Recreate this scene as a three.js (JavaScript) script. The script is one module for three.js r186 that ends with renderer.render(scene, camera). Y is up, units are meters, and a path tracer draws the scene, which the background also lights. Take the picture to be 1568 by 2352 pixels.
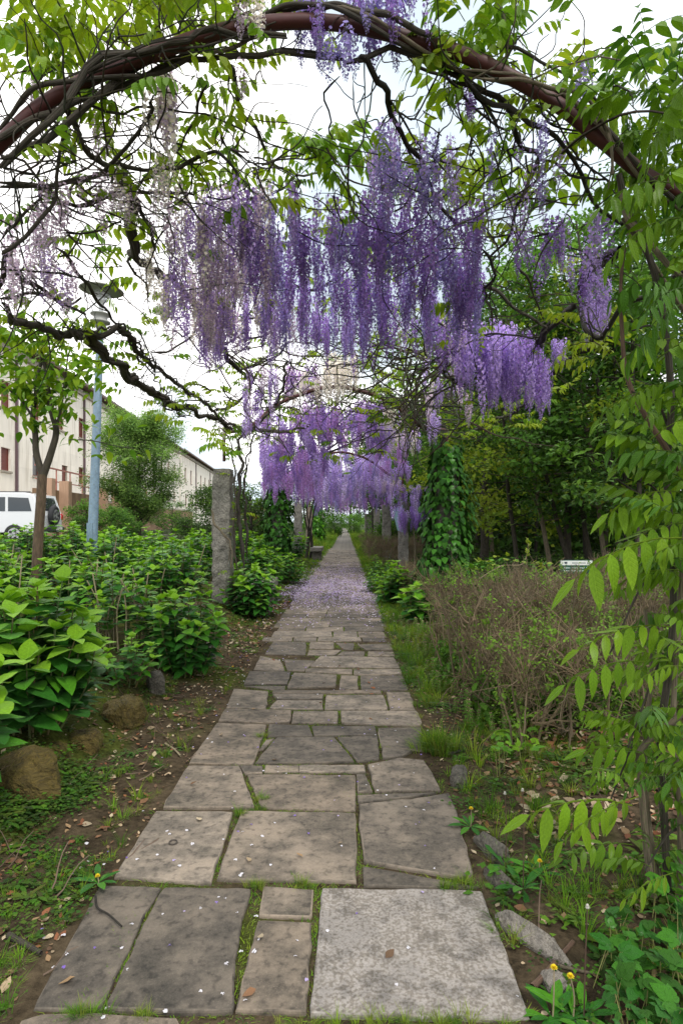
import * as THREE from 'three';
import { ImprovedNoise } from 'three/addons/math/ImprovedNoise.js';
import { mergeGeometries } from 'three/addons/utils/BufferGeometryUtils.js';
import { RoundedBoxGeometry } from 'three/addons/geometries/RoundedBoxGeometry.js';

// ---------------------------------------------------------------- camera, sky, sun, exposure
const F = 1401, U0 = 795, V0 = 1200, EYE = 1.55;      // focal length, vanishing point and eye height (photo units of 1568 x 2352)
const scene = new THREE.Scene();
const camera = new THREE.PerspectiveCamera(2 * Math.atan(1176 / F) * 180 / Math.PI, 682 / 1024, 0.05, 900);
camera.position.set(0, EYE, 0);
camera.setViewOffset(682, 1024, (784 - U0) / 2.2991, (1176 - V0) / 2.2991, 682, 1024);
const renderer = new THREE.WebGLRenderer({ antialias: true });
renderer.toneMapping = THREE.LinearToneMapping;
renderer.toneMappingExposure = 1.85;
renderer.shadowMap.enabled = true;
const perlin = new ImprovedNoise();
const nz = (x, y, z = 0) => perlin.noise(x, y, z);
const fbm = (x, y, z = 0, o = 4) => { let s = 0, a = 0.5; for (let i = 0; i < o; i++) { s += a * nz(x, y, z); x = x * 2.03 + 7.1; y = y * 2.03 + 3.7; z = z * 2.03 + 1.3; a *= 0.5; } return s; };
const clamp = THREE.MathUtils.clamp, lerp = THREE.MathUtils.lerp, sstep = (a, b, x) => { const t = clamp((x - a) / (b - a), 0, 1); return t * t * (3 - 2 * t); };
{
  const W = 1024, H = 512, data = new Float32Array(W * H * 4);
  for (let j = 0; j < H; j++) for (let i = 0; i < W; i++) {
    const el = ((j + 0.5) / H - 0.5) * Math.PI, az = ((i + 0.5) / W) * 2 * Math.PI;
    const x = Math.cos(el) * Math.cos(az), z = Math.cos(el) * Math.sin(az), y = Math.sin(el);
    const k = 1.6 / (0.35 + Math.max(0, y)), n = fbm(x * k + 5.2, z * k + 1.7, y * 1.2, 5), m = fbm(x * k * 0.5 + 47.1, z * k * 0.5 - 4.7, 3.3, 3);
    const blue = sstep(-0.02, 0.2, m - 0.25 * n), L = y < 0 ? 0.25 : 1.14 + 0.4 * n + 0.1 * y;
    const o = (j * W + i) * 4;
    data[o] = L * lerp(1.03, 0.39, blue); data[o + 1] = L * lerp(1.01, 0.45, blue); data[o + 2] = L * lerp(1.0, 0.5, blue); data[o + 3] = 1;
  }
  const sky = new THREE.DataTexture(data, W, H, THREE.RGBAFormat, THREE.FloatType);
  sky.mapping = THREE.EquirectangularReflectionMapping; sky.magFilter = sky.minFilter = THREE.LinearFilter; sky.needsUpdate = true;
  scene.background = sky; scene.environment = sky;
}
const sun = new THREE.DirectionalLight(new THREE.Color(1, 0.95, 0.86), 1.3);
sun.position.set(11, 30, 9); sun.target.position.set(0, 0, -12); sun.castShadow = true; sun.shadow.radius = 26;
sun.shadow.mapSize.set(2048, 2048); Object.assign(sun.shadow.camera, { left: -40, right: 40, top: 40, bottom: -40, near: 1, far: 120 });
scene.add(sun, sun.target);

// ---------------------------------------------------------------- helpers
let seed = 20240511;
const rnd = () => { seed = (seed + 0x6d2b79f5) | 0; let t = Math.imul(seed ^ (seed >>> 15), 1 | seed); t = (t + Math.imul(t ^ (t >>> 7), 61 | t)) ^ t; return ((t ^ (t >>> 14)) >>> 0) / 4294967296; };
const rr = (a, b) => a + (b - a) * rnd(), rn = () => rnd() + rnd() + rnd() - 1.5, pick = (a) => a[Math.floor(rnd() * a.length)];
const V = (x, y, z) => new THREE.Vector3(x, y, z);
const at = (u, v, d) => V((u - U0) / F * d, EYE - (v - V0) / F * d, -d);                 // the point d metres ahead behind that place of the photo
const onGround = (u, v, h = 0) => { const d = F * (EYE - h) / (v - V0); return V((u - U0) / F * d, h, -d); };
// depth at which the line of sight meets the vault of the pergola, sag metres below it
function vaultDepth(u, v, sag = 0, max = 60) {
  const a = (u - U0) / F, b = (V0 - v) / F, A = 0.33 * a * a, B = b + 0.0528 * a, C = 0.0021 - 1.95 + sag;
  const d = A < 1e-6 ? -C / Math.max(B, 1e-3) : (-B + Math.sqrt(Math.max(0, B * B - 4 * A * C))) / (2 * A);
  return clamp(d, 2.15, max);
}
const used = new Map();
function numbered(n) { const k = used.get(n) ?? 0; used.set(n, k + 1); return k ? n + '_' + String(k).padStart(3, '0') : n; }
function tag(o, label, category, group, kind) { o.userData.label = label; if (category) o.userData.category = category; if (group) o.userData.group = group; if (kind) o.userData.kind = kind; return o; }
function thing(name, label, category, p = [0, 0, 0], group) {
  const o = new THREE.Group(); o.name = numbered(name); o.position.set(...(p.isVector3 ? p.toArray() : p)); scene.add(o); return tag(o, label, category, group);
}
function mesh(name, geo, mat, parent) { const m = new THREE.Mesh(geo, mat); m.name = name; m.castShadow = m.receiveShadow = true; if (parent) parent.add(m); return m; }
// a part whose geometry is given in world coordinates
function part(name, geo, mat, parent) { const m = mesh(name, geo, mat, parent), p = V(0, 0, 0); for (let q = parent; q && q !== scene; q = q.parent) p.add(q.position); m.position.copy(p).negate(); return m; }
const M4 = () => new THREE.Matrix4();
function frame(p, dir, up, s = 1) {           // z along dir, y near up
  const z = dir.clone().normalize(), x = new THREE.Vector3().crossVectors(up, z);
  if (x.lengthSq() < 1e-6) x.crossVectors(V(0.3, 0.2, 1), z);
  x.normalize(); const y = new THREE.Vector3().crossVectors(z, x), m = M4().makeBasis(x, y, z);
  if (s.isVector3) m.scale(s); else m.scale(V(s, s, s));
  return m.setPosition(p);
}
function put(name, geo, mat, m, parent) {      // a part placed by a world matrix
  const o = mesh(name, geo, mat, parent); m.decompose(o.position, o.quaternion, o.scale);
  for (let q = parent; q && q !== scene; q = q.parent) o.position.sub(q.position);
  return o;
}
function inst(name, geo, mat, list, parent, label, colors, asStuff = true) {
  if (!list.length) return null;
  const m = new THREE.InstancedMesh(geo, mat, list.length), off = V(0, 0, 0), t = M4();
  for (let q = parent; q && q !== scene; q = q.parent) off.add(q.position);
  list.forEach((x, i) => { t.copy(x); t.elements[12] -= off.x; t.elements[13] -= off.y; t.elements[14] -= off.z; m.setMatrixAt(i, t); });
  if (colors) colors.forEach((c, i) => m.setColorAt(i, c));
  m.name = parent && parent !== scene ? name : numbered(name); m.castShadow = m.receiveShadow = true; (parent ?? scene).add(m);
  if (asStuff) m.userData.kind = 'stuff';
  if (label) m.userData.label = label;
  return m;
}
class GB {                                      // collects triangles with colours and uv
  constructor() { this.p = []; this.c = []; this.t = []; this.i = []; }
  get n() { return this.p.length / 3; }
  v(x, y, z, u = 0, w = 0, c) { this.p.push(x, y, z); this.t.push(u, w); if (c) this.c.push(c[0], c[1], c[2]); else this.c.push(1, 1, 1); return this.n - 1; }
  f(a, b, c) { this.i.push(a, b, c); }
  add(g, m, c) {
    const P = g.attributes.position, T = g.attributes.uv, C = g.attributes.color, b = this.n, q = V(0, 0, 0);
    for (let k = 0; k < P.count; k++) {
      q.fromBufferAttribute(P, k).applyMatrix4(m);
      const col = C ? [C.getX(k), C.getY(k), C.getZ(k)] : [1, 1, 1];
      this.v(q.x, q.y, q.z, T ? T.getX(k) : 0, T ? T.getY(k) : 0, c ? col.map((e, j) => e * c[j]) : col);
    }
    const I = g.index; if (I) for (let k = 0; k < I.count; k++) this.i.push(b + I.getX(k)); else for (let k = 0; k < P.count; k++) this.i.push(b + k);
    return this;
  }
  tube(pts, r, sides = 6, c, seg = 0, uvs = 1) {  // pts: Vector3[], r: [r0, r1] or function of t
    const smooth = seg > 0 ? new THREE.CatmullRomCurve3(pts, false, 'centripetal').getPoints(seg) : pts, N = smooth.length, R = typeof r === 'function' ? r : (t) => lerp(r[0], r[1], t);
    const T = V(0, 0, 0), A = V(0, 0, 0), Bn = V(0, 0, 0); let up = V(0.13, 0.2, 0.97), len = 0; const b = this.n;
    for (let k = 0; k < N; k++) {
      T.subVectors(smooth[Math.min(N - 1, k + 1)], smooth[Math.max(0, k - 1)]).normalize();
      A.crossVectors(T, up); if (A.lengthSq() < 1e-5) A.crossVectors(T, V(1, 0.3, 0.2)); A.normalize(); Bn.crossVectors(A, T); up = Bn.clone();
      if (k) len += smooth[k].distanceTo(smooth[k - 1]);
      const rad = R(k / (N - 1));
      for (let s = 0; s <= sides; s++) {
        const w = s / sides * Math.PI * 2, cx = Math.cos(w) * rad, cy = Math.sin(w) * rad, q = smooth[k];
        this.v(q.x + A.x * cx + Bn.x * cy, q.y + A.y * cx + Bn.y * cy, q.z + A.z * cx + Bn.z * cy, s / sides * uvs, len * 2, c);
      }
    }
    for (let k = 0; k < N - 1; k++) for (let s = 0; s < sides; s++) { const a = b + k * (sides + 1) + s, d = a + sides + 1; this.f(a, a + 1, d); this.f(a + 1, d + 1, d); }
    return this;
  }
  box(x0, x1, y0, y1, z0, z1, c) { return this.add(new THREE.BoxGeometry(x1 - x0, y1 - y0, z1 - z0), M4().makeTranslation((x0 + x1) / 2, (y0 + y1) / 2, (z0 + z1) / 2), c); }
  geo(flat) {
    let g = new THREE.BufferGeometry();
    g.setAttribute('position', new THREE.Float32BufferAttribute(this.p, 3)); g.setAttribute('uv', new THREE.Float32BufferAttribute(this.t, 2)); g.setAttribute('color', new THREE.Float32BufferAttribute(this.c, 3));
    g.setIndex(this.i); if (flat) g = g.toNonIndexed(); g.computeVertexNormals(); return g;
  }
}

// ---------------------------------------------------------------- textures and materials
function tex(n, fn, srgb = false, rep = 1, h = n) {
  const d = new Uint8Array(n * h * 4);
  for (let j = 0; j < h; j++) for (let i = 0; i < n; i++) { const c = fn(i / n, j / h, i, j), o = (j * n + i) * 4; for (let k = 0; k < 3; k++) d[o + k] = clamp((Array.isArray(c) ? c[k] : c) * 255, 0, 255); d[o + 3] = 255; }
  const t = new THREE.DataTexture(d, n, h, THREE.RGBAFormat); t.wrapS = t.wrapT = THREE.MirroredRepeatWrapping; t.magFilter = t.minFilter = THREE.LinearFilter;
  if (srgb) t.colorSpace = THREE.SRGBColorSpace; t.repeat.set(rep, rep); t.needsUpdate = true; return t;
}
const hash = (i, j) => { let h = Math.imul(i, 374761393) + Math.imul(j, 668265263); h = Math.imul(h ^ (h >>> 13), 1274126177); return ((h ^ (h >>> 16)) >>> 0) / 4294967296; };
// flagstone: blotches of lichen, dark damp stains, fine grain and pits (linear values around 1)
const stoneN = (u, v) => ({ big: fbm(u * 7, v * 7, 1.5, 4), mid: fbm(u * 26, v * 26, 4.5, 4), pit: fbm(u * 90, v * 90, 8.2, 3) });
const stoneMap = tex(1024, (u, v, i, j) => {
  const s = stoneN(u, v), g = hash(i, j) - 0.5, lichen = sstep(-0.25, 0.4, s.mid + 0.7 * s.big + 0.25 * s.pit), damp = sstep(0.0, 0.4, -s.big + 0.2 * s.mid), pit = sstep(0.1, 0.32, -s.pit);
  const fine = fbm(u * 210, v * 210, 2.2, 2), speck = hash(i * 3 + 1, j * 7) > 0.985 ? 0.3 : 0; const L = (0.5 + 0.2 * fine + speck + 0.27 * lichen + 0.3 * s.mid + 0.12 * s.pit - 0.15 * damp + 0.18 * g) * (1 - 0.35 * pit);
  return [L * (1 + 0.05 * s.mid), L * (0.955 + 0.02 * damp), L * (0.87 - 0.02 * lichen)];
});
const stoneBump = tex(1024, (u, v, i, j) => { const s = stoneN(u, v); return 0.5 + 0.5 * s.mid + 0.4 * s.pit + 0.12 * (hash(i, j) - 0.5); });
const roughMap = tex(1024, (u, v, i, j) => {      // the pale speckled slab
  const s = stoneN(u * 1.7 + 0.3, v * 1.7), f2 = fbm(u * 260, v * 260, 5, 3), a = sstep(-0.2, 0.2, f2 * 1.1 + s.pit * 0.7 + 0.25 * s.mid + 0.5 * s.big), g = hash(i, j) - 0.5, L = lerp(0.54, 0.9, a) * (1 - 0.3 * sstep(0.0, 0.3, -s.mid)) * (1 - 0.22 * sstep(0.02, 0.25, s.big)) + 0.24 * g;
  return [L * lerp(1.02, 1, a), L * lerp(0.96, 0.98, a), L * lerp(0.86, 0.95, a)];
});
const soilMap = tex(1024, (u, v, i, j) => {
  const a = fbm(u * 12, v * 12, 2.2, 5), b = fbm(u * 70, v * 70, 5.5, 3), g = hash(i, j) - 0.5, L = 0.62 + 0.5 * a + 0.55 * b + 0.28 * g; return [L, L * 0.97, L * 0.92];
});
const soilBump = tex(512, (u, v, i, j) => 0.5 + 0.7 * fbm(u * 30, v * 30, 5.5, 4) + 0.15 * (hash(i, j) - 0.5));
const graniteMap = tex(512, (u, v, i, j) => { const a = fbm(u * 9, v * 9, 6, 4), b = fbm(u * 46, v * 46, 2, 3), g = hash(i, j) - 0.5, L = 0.66 + 0.5 * a + 0.75 * b + 0.26 * g; return [L, L * 0.98, L * 0.93]; });
const graniteBump = tex(512, (u, v, i, j) => 0.5 + 0.8 * fbm(u * 16, v * 16, 3, 4) + 0.2 * (hash(i, j) - 0.5));
const barkMap = tex(256, (u, v, i, j) => { const a = fbm(u * 14, v * 5, 1, 4), b = fbm(u * 30, v * 30, 7, 3), L = 0.7 + 0.8 * a + 0.3 * (hash(i, j) - 0.5); const moss = sstep(0.0, 0.25, b); return [L * lerp(1, 0.85, moss), L * lerp(0.95, 1.1, moss), L * lerp(0.9, 0.7, moss)]; });
const barkBump = tex(256, (u, v) => 0.5 + 0.9 * fbm(u * 16, v * 5, 1, 4));
const leafMap = tex(128, (u, v) => {
  const x = Math.abs(u - 0.5) * 2, mid = Math.exp(-Math.pow(x / 0.05, 2)), ph = (v - x * 0.16) * 9, side = Math.exp(-Math.pow((ph - Math.round(ph)) / 0.1, 2)) * (1 - x * 0.6), n = fbm(u * 6, v * 12, 3, 3);
  const L = 0.84 + 0.13 * mid + 0.06 * side + 0.3 * n; return [L, L, L * (0.95 + 0.1 * mid)];
}, false, 1, 256);
const leafBump = tex(128, (u, v) => { const x = Math.abs(u - 0.5) * 2, ph = (v - x * 0.16) * 9; return 0.7 - 0.4 * Math.exp(-Math.pow(x / 0.06, 2)) - 0.25 * Math.exp(-Math.pow((ph - Math.round(ph)) / 0.13, 2)); }, false, 1, 256);
const paintMap = tex(256, (u, v, i, j) => { const a = fbm(u * 8, v * 8, 1, 4), rust = sstep(0.1, 0.28, fbm(u * 20, v * 20, 9, 4)), L = 0.85 + 0.4 * a + 0.1 * (hash(i, j) - 0.5); return [L, L * lerp(1, 0.9, rust), L * lerp(1, 0.7, rust)]; });
const wallMap = tex(512, (u, v, i, j) => {          // faint ashlar: pale blocks too far away to be told apart, rain streaks
  const row = Math.floor(v * 12), bx = u * 6 + (row % 2) * 0.5, blk = hash(Math.floor(bx), row) - 0.5, a = fbm(u * 12, v * 5, 3, 4), s = sstep(0.05, 0.3, fbm(u * 40, v * 3, 8, 3));
  const L = 0.93 + 0.1 * blk + 0.2 * a - 0.16 * s + 0.04 * (hash(i, j) - 0.5); return [L, L * (0.985 - 0.02 * s), L * (0.95 - 0.05 * s)];
});
const stainMap = tex(256, (u, v, i, j) => { const s = fbm(u * 14, v * 2.2, 8, 4), L = 0.7 + 0.9 * s; return [L, L * (0.9 + 0.2 * s), L * (0.8 + 0.3 * s)]; });
const asphaltMap = tex(256, (u, v, i, j) => 0.85 + 0.3 * fbm(u * 10, v * 10, 1, 4) + 0.25 * (hash(i, j) - 0.5));

const col = (r, g, b) => new THREE.Color().setRGB(r, g, b);
function mat(o) { const { rgb, ...rest } = o; return new THREE.MeshStandardMaterial({ color: rgb ? col(...rgb) : 0xffffff, roughness: 0.9, ...rest }); }
function leafMat(r, g, b, tr = 0.35, coat = 0.25, extra = {}) {
  return new THREE.MeshPhysicalMaterial({ color: col(r, g, b), roughness: 0.95, transmission: tr, thickness: 0, clearcoat: coat * 0.6, clearcoatRoughness: 0.24, specularIntensity: 0.3, side: THREE.DoubleSide, map: leafMap, bumpMap: leafBump, bumpScale: 0.003, vertexColors: true, ...extra });
}
const bark = mat({ rgb: [0.075, 0.062, 0.05], map: barkMap, bumpMap: barkBump, bumpScale: 0.006, vertexColors: true });
const barkDark = mat({ rgb: [0.045, 0.037, 0.032], map: barkMap, bumpMap: barkBump, bumpScale: 0.005, vertexColors: true });
const barkPale = mat({ rgb: [0.2, 0.16, 0.12], map: barkMap, bumpMap: barkBump, bumpScale: 0.004, vertexColors: true });
const barkRed = mat({ rgb: [0.17, 0.1, 0.075], map: barkMap, bumpMap: barkBump, bumpScale: 0.004, vertexColors: true });
const redPaint = mat({ rgb: [0.075, 0.014, 0.012], map: paintMap, roughness: 0.55 });
const granite = mat({ rgb: [0.3, 0.285, 0.26], map: graniteMap, bumpMap: graniteBump, bumpScale: 0.02 });
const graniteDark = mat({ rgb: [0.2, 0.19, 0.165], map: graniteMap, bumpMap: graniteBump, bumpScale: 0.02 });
const WL = [leafMat(0.33, 0.47, 0.014, 0.57, 0.12), leafMat(0.27, 0.43, 0.012, 0.57, 0.12), leafMat(0.36, 0.48, 0.02, 0.55, 0.12), leafMat(0.17, 0.34, 0.014, 0.5, 0.15)];        // wisteria
const WG = [leafMat(0.17, 0.33, 0.01, 0.45, 0.2), leafMat(0.14, 0.28, 0.01, 0.45, 0.2), leafMat(0.23, 0.41, 0.014, 0.45, 0.2), leafMat(0.08, 0.21, 0.012, 0.42, 0.25)]; // the green wall at the right
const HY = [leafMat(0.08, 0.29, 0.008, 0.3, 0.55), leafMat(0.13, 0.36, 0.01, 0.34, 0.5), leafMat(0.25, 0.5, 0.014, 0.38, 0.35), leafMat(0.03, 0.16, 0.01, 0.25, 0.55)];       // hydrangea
const IV = [leafMat(0.034, 0.125, 0.008, 0.2, 0.22), leafMat(0.02, 0.085, 0.008, 0.2, 0.22), leafMat(0.06, 0.22, 0.016, 0.25, 0.25)];                                         // ivy
const foliageMat = leafMat(1, 1, 1, 0.35, 0.1, { bumpMap: null });
const petalMat = (r, g, b) => new THREE.MeshPhysicalMaterial({ color: col(r, g, b), roughness: 0.95, transmission: 0.35, thickness: 0, side: THREE.DoubleSide, vertexColors: true });
const FL = { violet: petalMat(0.27, 0.155, 0.53), blue: petalMat(0.32, 0.27, 0.66), lavender: petalMat(0.46, 0.33, 0.78), pale: petalMat(0.62, 0.52, 0.88), lilac: petalMat(0.58, 0.47, 0.66), white: petalMat(0.78, 0.74, 0.72), mauve: petalMat(0.42, 0.22, 0.6) };

// ---------------------------------------------------------------- shapes shared by the plants
// a leaf along +z, upper side +y: half width W, droop and fold; serrated edge if asked
function leafGeo(L, W, { droop = 0.2, fold = 0.25, n = 5, belly = 0.42, c = [1, 1, 1], tip = 1, wave = 0 } = {}) {
  const b = new GB();
  for (let k = 0; k <= n; k++) {
    const t = k / n, w = k === 0 ? W * 0.06 : W * Math.pow(Math.sin(Math.PI * Math.pow(t, Math.log(0.5) / Math.log(belly))), 0.85) * (k === n ? 0 : 1), z = L * t, y = -droop * L * t * t, e = fold * w * (1 - 0.5 * t) + wave * W * Math.sin(k * 2.1);
    b.v(-w, y + e, z - 0.1 * w, 0.5 - 0.5 * w / W, t, c); b.v(0, y, z, 0.5, t, c); b.v(w, y + e * 0.9, z - 0.1 * w, 0.5 + 0.5 * w / W, t, c);
    if (k) { const q = b.n - 6; b.f(q, q + 3, q + 1); b.f(q + 1, q + 3, q + 4); b.f(q + 1, q + 4, q + 2); b.f(q + 2, q + 4, q + 5); }
  }
  return b.geo();
}
const shade = (t) => [t * rr(0.95, 1.04), t, t];
// a pinnate wisteria leaf along +z, one metre long before scaling; hang: how far its leaflets droop
function pinnate(pairs, hang, len = 0.27, wide = 0.055) {
  const b = new GB(), stemC = [0.8, 0.7, 0.5], pos = (t) => V(0, 0.1 * Math.sin(Math.PI * t * 0.8) - 0.22 * t * t, t);
  b.tube([0, 0.25, 0.5, 0.75, 1].map(pos), [0.008, 0.004], 4, stemC);
  for (let k = 0; k <= pairs; k++) {
    const t = 0.2 + 0.8 * k / pairs, p = pos(t), sides = k === pairs ? [0] : [-1, 1];
    for (const s of sides) {
      const dn = hang * rr(0.6, 1.3), dir = V(s * rr(0.75, 1), -dn + rr(-0.1, 0.1), s ? rr(0.25, 0.7) : 1.2), up = V(s * dn * 0.7, 1, 0.15), m = frame(p, dir, up, rr(0.72, 1.12) * (0.8 + 0.35 * Math.sin(Math.PI * t * 0.9)));
      b.add(leafGeo(len, wide, { droop: rr(0, 0.6), fold: rr(0.05, 0.6), n: 5, wave: rr(0, 0.05), belly: 0.4, c: shade(rr(0.78, 1.18)) }), m);
    }
  }
  return b.geo();
}
const PIN = [pinnate(4, 0.4, 0.32, 0.068), pinnate(5, 0.8, 0.3, 0.064), pinnate(4, 1.3, 0.33, 0.066), pinnate(3, 0.7, 0.36, 0.078), pinnate(5, 1.6, 0.3, 0.06), pinnate(4, 2.2, 0.34, 0.064)];
const PINBIG = [pinnate(5, 0.9, 0.34, 0.054), pinnate(6, 1.4, 0.3, 0.046), pinnate(5, 2, 0.36, 0.05), pinnate(6, 0.6, 0.3, 0.048)];
// a hanging flower raceme: length 1 downwards before scaling, florets set round it, buds at the tip
function racemeGeo(n, R, s) {
  const b = new GB();
  b.tube([V(0, 0.02, 0), V(R * 0.1, -0.4, 0), V(0, -1, R * 0.1)], [0.006, 0.003], 3, [0.4, 0.55, 0.2]);
  for (let k = 0; k < n; k++) {
    const t = Math.pow((k + rnd() * 0.8) / n, 0.9), w = k * 2.4 + rr(-0.5, 0.5), open = 1 - sstep(0.62, 1, t), r = R * (0.55 + 0.5 * rnd()) * (0.35 + 0.75 * open) * (1.15 - 0.5 * t), sz = s * (0.4 + 0.6 * open) * rr(0.8, 1.2), y = -0.03 - 0.96 * t - 0.4 * r;
    const o = V(Math.cos(w), 0, Math.sin(w)), p = V(o.x * r, y, o.z * r), side = V(-o.z, 0, o.x);
    const tilt = rr(-0.3, 0.5), upv = V(o.x * tilt, 1, o.z * tilt).normalize(), tone = rr(0.75, 1.25) * lerp(1.25, 0.72, t), A = [tone * 1.1, tone * 1.08, tone * 1.05], K = [tone * 0.55, tone * 0.5, tone * 0.8];
    const q = (a, c, d, cc) => b.v(p.x + side.x * a * sz + upv.x * c * sz + o.x * d * sz, p.y + upv.y * c * sz, p.z + side.z * a * sz + upv.z * c * sz + o.z * d * sz, 0, 0, cc);
    const m = q(0, 0.1, -0.1, [1.4 * tone, 1.3 * tone, 1.0 * tone]), a = q(-0.55, 0.15, 0.1, A), e = q(-0.3, 0.62, 0.12, A), g = q(0.3, 0.62, 0.08, A), h = q(0.55, 0.15, 0.14, A);
    b.f(m, e, a); b.f(m, g, e); b.f(m, h, g);
    const k1 = q(-0.24, -0.1, 0.25, K), k2 = q(0, -0.45, 0.5, K), k3 = q(0.24, -0.1, 0.25, K); b.f(m, k1, k2); b.f(m, k2, k3);
    const s0 = b.v(o.x * 0.004, y + 0.4 * r + 0.02, o.z * 0.004, 0, 0, [0.5, 0.55, 0.3]), s1 = b.v(o.x * 0.004, y + 0.4 * r + 0.012, o.z * 0.004, 0, 0, [0.5, 0.55, 0.3]); b.f(s0, s1, m);
  }
  return b.geo();
}
const RAC = [racemeGeo(84, 0.11, 0.07), racemeGeo(70, 0.095, 0.068), racemeGeo(92, 0.12, 0.066), racemeGeo(62, 0.085, 0.064), racemeGeo(76, 0.105, 0.072)];
const RACLOOSE = [racemeGeo(44, 0.1, 0.062), racemeGeo(36, 0.09, 0.06), racemeGeo(50, 0.11, 0.062)];
// clumps of leaves for crowns: each leaf its own small face
function clump(n, size, R, flat = 0.7, tones = [0.7, 1.3]) {
  const b = new GB();
  for (let k = 0; k < n; k++) {
    const p = V(rn(), rn() * flat, rn()).multiplyScalar(R * 0.8), d = V(rn(), rn() * 0.6 - 0.15, rn()), c = rr(...tones);
    b.add(leafGeo(size * rr(0.7, 1.2), size * rr(0.26, 0.36), { droop: 0.2, fold: 0.3, n: 2, belly: 0.45 }), frame(p, d, V(rn() * 0.5, 1, rn() * 0.5)), [c, c * rr(0.95, 1.05), c]);
  }
  return b.geo();
}
function tuft(n, h, w, spread, c = [1, 1, 1]) {      // grass blades
  const b = new GB();
  for (let k = 0; k < n; k++) {
    const a = rr(0, 6.283), l = h * rr(0.5, 1.1), o = V(Math.cos(a), 0, Math.sin(a)), s = V(-o.z, 0, o.x), lean = spread * rr(0.3, 1.2), px = o.x * 0.02 * rnd() * spread * 3, pz = o.z * 0.02 * rnd() * spread * 3, t = rr(0.75, 1.25), cc = c.map((e) => e * t);
    const q = [0, 0.5, 1].map((f) => V(px + o.x * lean * l * f * f, l * f * (1 - 0.25 * f * lean), pz + o.z * lean * l * f * f));
    const i0 = b.v(q[0].x - s.x * w, q[0].y, q[0].z - s.z * w, 0, 0, cc), i1 = b.v(q[0].x + s.x * w, q[0].y, q[0].z + s.z * w, 0, 0, cc), i2 = b.v(q[1].x - s.x * w * 0.7, q[1].y, q[1].z - s.z * w * 0.7, 0, 0, cc), i3 = b.v(q[1].x + s.x * w * 0.7, q[1].y, q[1].z + s.z * w * 0.7, 0, 0, cc), i4 = b.v(q[2].x, q[2].y, q[2].z, 0, 0, cc);
    b.f(i0, i1, i2); b.f(i1, i3, i2); b.f(i2, i3, i4);
  }
  return b.geo();
}
function rockGeo(sx, sy, sz, k, rough = 0.35) {
  const g = new THREE.IcosahedronGeometry(1, 6), P = g.attributes.position, q = V(0, 0, 0);
  for (let i = 0; i < P.count; i++) {
    q.fromBufferAttribute(P, i).normalize();
    const r = 1 + rough * fbm(q.x * 1.3 + k, q.y * 1.3, q.z * 1.3, 4) * 1.6 + 0.05 * nz(q.x * 9 + k, q.y * 9, q.z * 9); q.multiplyScalar(r);
    q.x = Math.sign(q.x) * Math.pow(Math.abs(q.x), 0.75); q.y = Math.sign(q.y) * Math.pow(Math.abs(q.y), 0.75); q.z = Math.sign(q.z) * Math.pow(Math.abs(q.z), 0.75);
    P.setXYZ(i, q.x * sx, q.y * sy, q.z * sz);
  }
  g.computeVertexNormals();
  const b = new GB().add(g, M4()); for (let i = 0; i < b.n; i++) { b.t[2 * i] = (b.p[3 * i] + b.p[3 * i + 2]) * 1.5; b.t[2 * i + 1] = b.p[3 * i + 1] * 1.5 + b.p[3 * i] * 0.7; }
  const o = b.geo(); o.setAttribute('normal', g.attributes.normal.clone()); return o;
}

// ---------------------------------------------------------------- ground
const pathMid = -0.235;
function groundH(x, z) {
  const dx = Math.abs(x - pathMid), near = sstep(0.75, 1.05, dx);
  let h = -0.014 + near * (0.02 + 0.05 * fbm(x * 1.1, z * 1.1, 0, 4) + 0.012 * fbm(x * 7, z * 7, 2, 3));
  h += 0.26 * sstep(-1.45, -2.15, x) * sstep(-1.5, -3.0, z) + 0.75 * sstep(-6.5, -9.5, x);
  h += 0.05 * sstep(1.0, 1.9, x) - 0.35 * sstep(9, 22, x);
  return h;
}
{
  const axis = (lo, hi, fine0, fine1, step) => { const a = []; let x = fine0; while (x < fine1) { a.push(x); x += step; } a.push(fine1); let s = step; let e = fine1; while (e < hi) { s *= 1.25; e += s; a.push(Math.min(e, hi)); } s = step; e = fine0; while (e > lo) { s *= 1.25; e -= s; a.unshift(Math.max(e, lo)); } return a; };
  const X = axis(-500, 500, -3.2, 3.2, 0.07), Z = axis(-600, 60, -11, -0.5, 0.08), b = new GB();
  for (const z of Z) for (const x of X) {
    const y = groundH(x, z), n = fbm(x * 0.9, z * 0.9, 4, 4), dx = Math.abs(x - pathMid), moss = sstep(-0.05, 0.2, n + 0.25 * sstep(1.1, 1.5, dx) - 0.12 - (x > 0 ? 0.1 : 0)), far = sstep(12, 30, -z + Math.abs(x));
    let c = [lerp(0.105, 0.085, moss), lerp(0.08, 0.105, moss), lerp(0.052, 0.022, moss)]; const g = [0.05, 0.075, 0.025];
    c = c.map((e, k) => lerp(e, g[k], far)); const t = 1 + 0.6 * fbm(x * 2.3, z * 2.3, 9, 3); b.v(x, y, z, x * 0.5, z * 0.5, c.map((e) => e * t));
  }
  const n = X.length; for (let j = 0; j < Z.length - 1; j++) for (let i = 0; i < n - 1; i++) { const a = j * n + i; b.f(a, a + n, a + 1); b.f(a + 1, a + n, a + n + 1); }
  const g = b.geo(); tag(mesh('ground', g, new THREE.MeshPhysicalMaterial({ roughness: 1, specularIntensity: 0.15, map: soilMap, bumpMap: soilBump, bumpScale: 0.02, vertexColors: true, side: THREE.DoubleSide }), scene), 'dark mossy soil on both sides of the stone path', null, null, 'structure');
}

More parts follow.
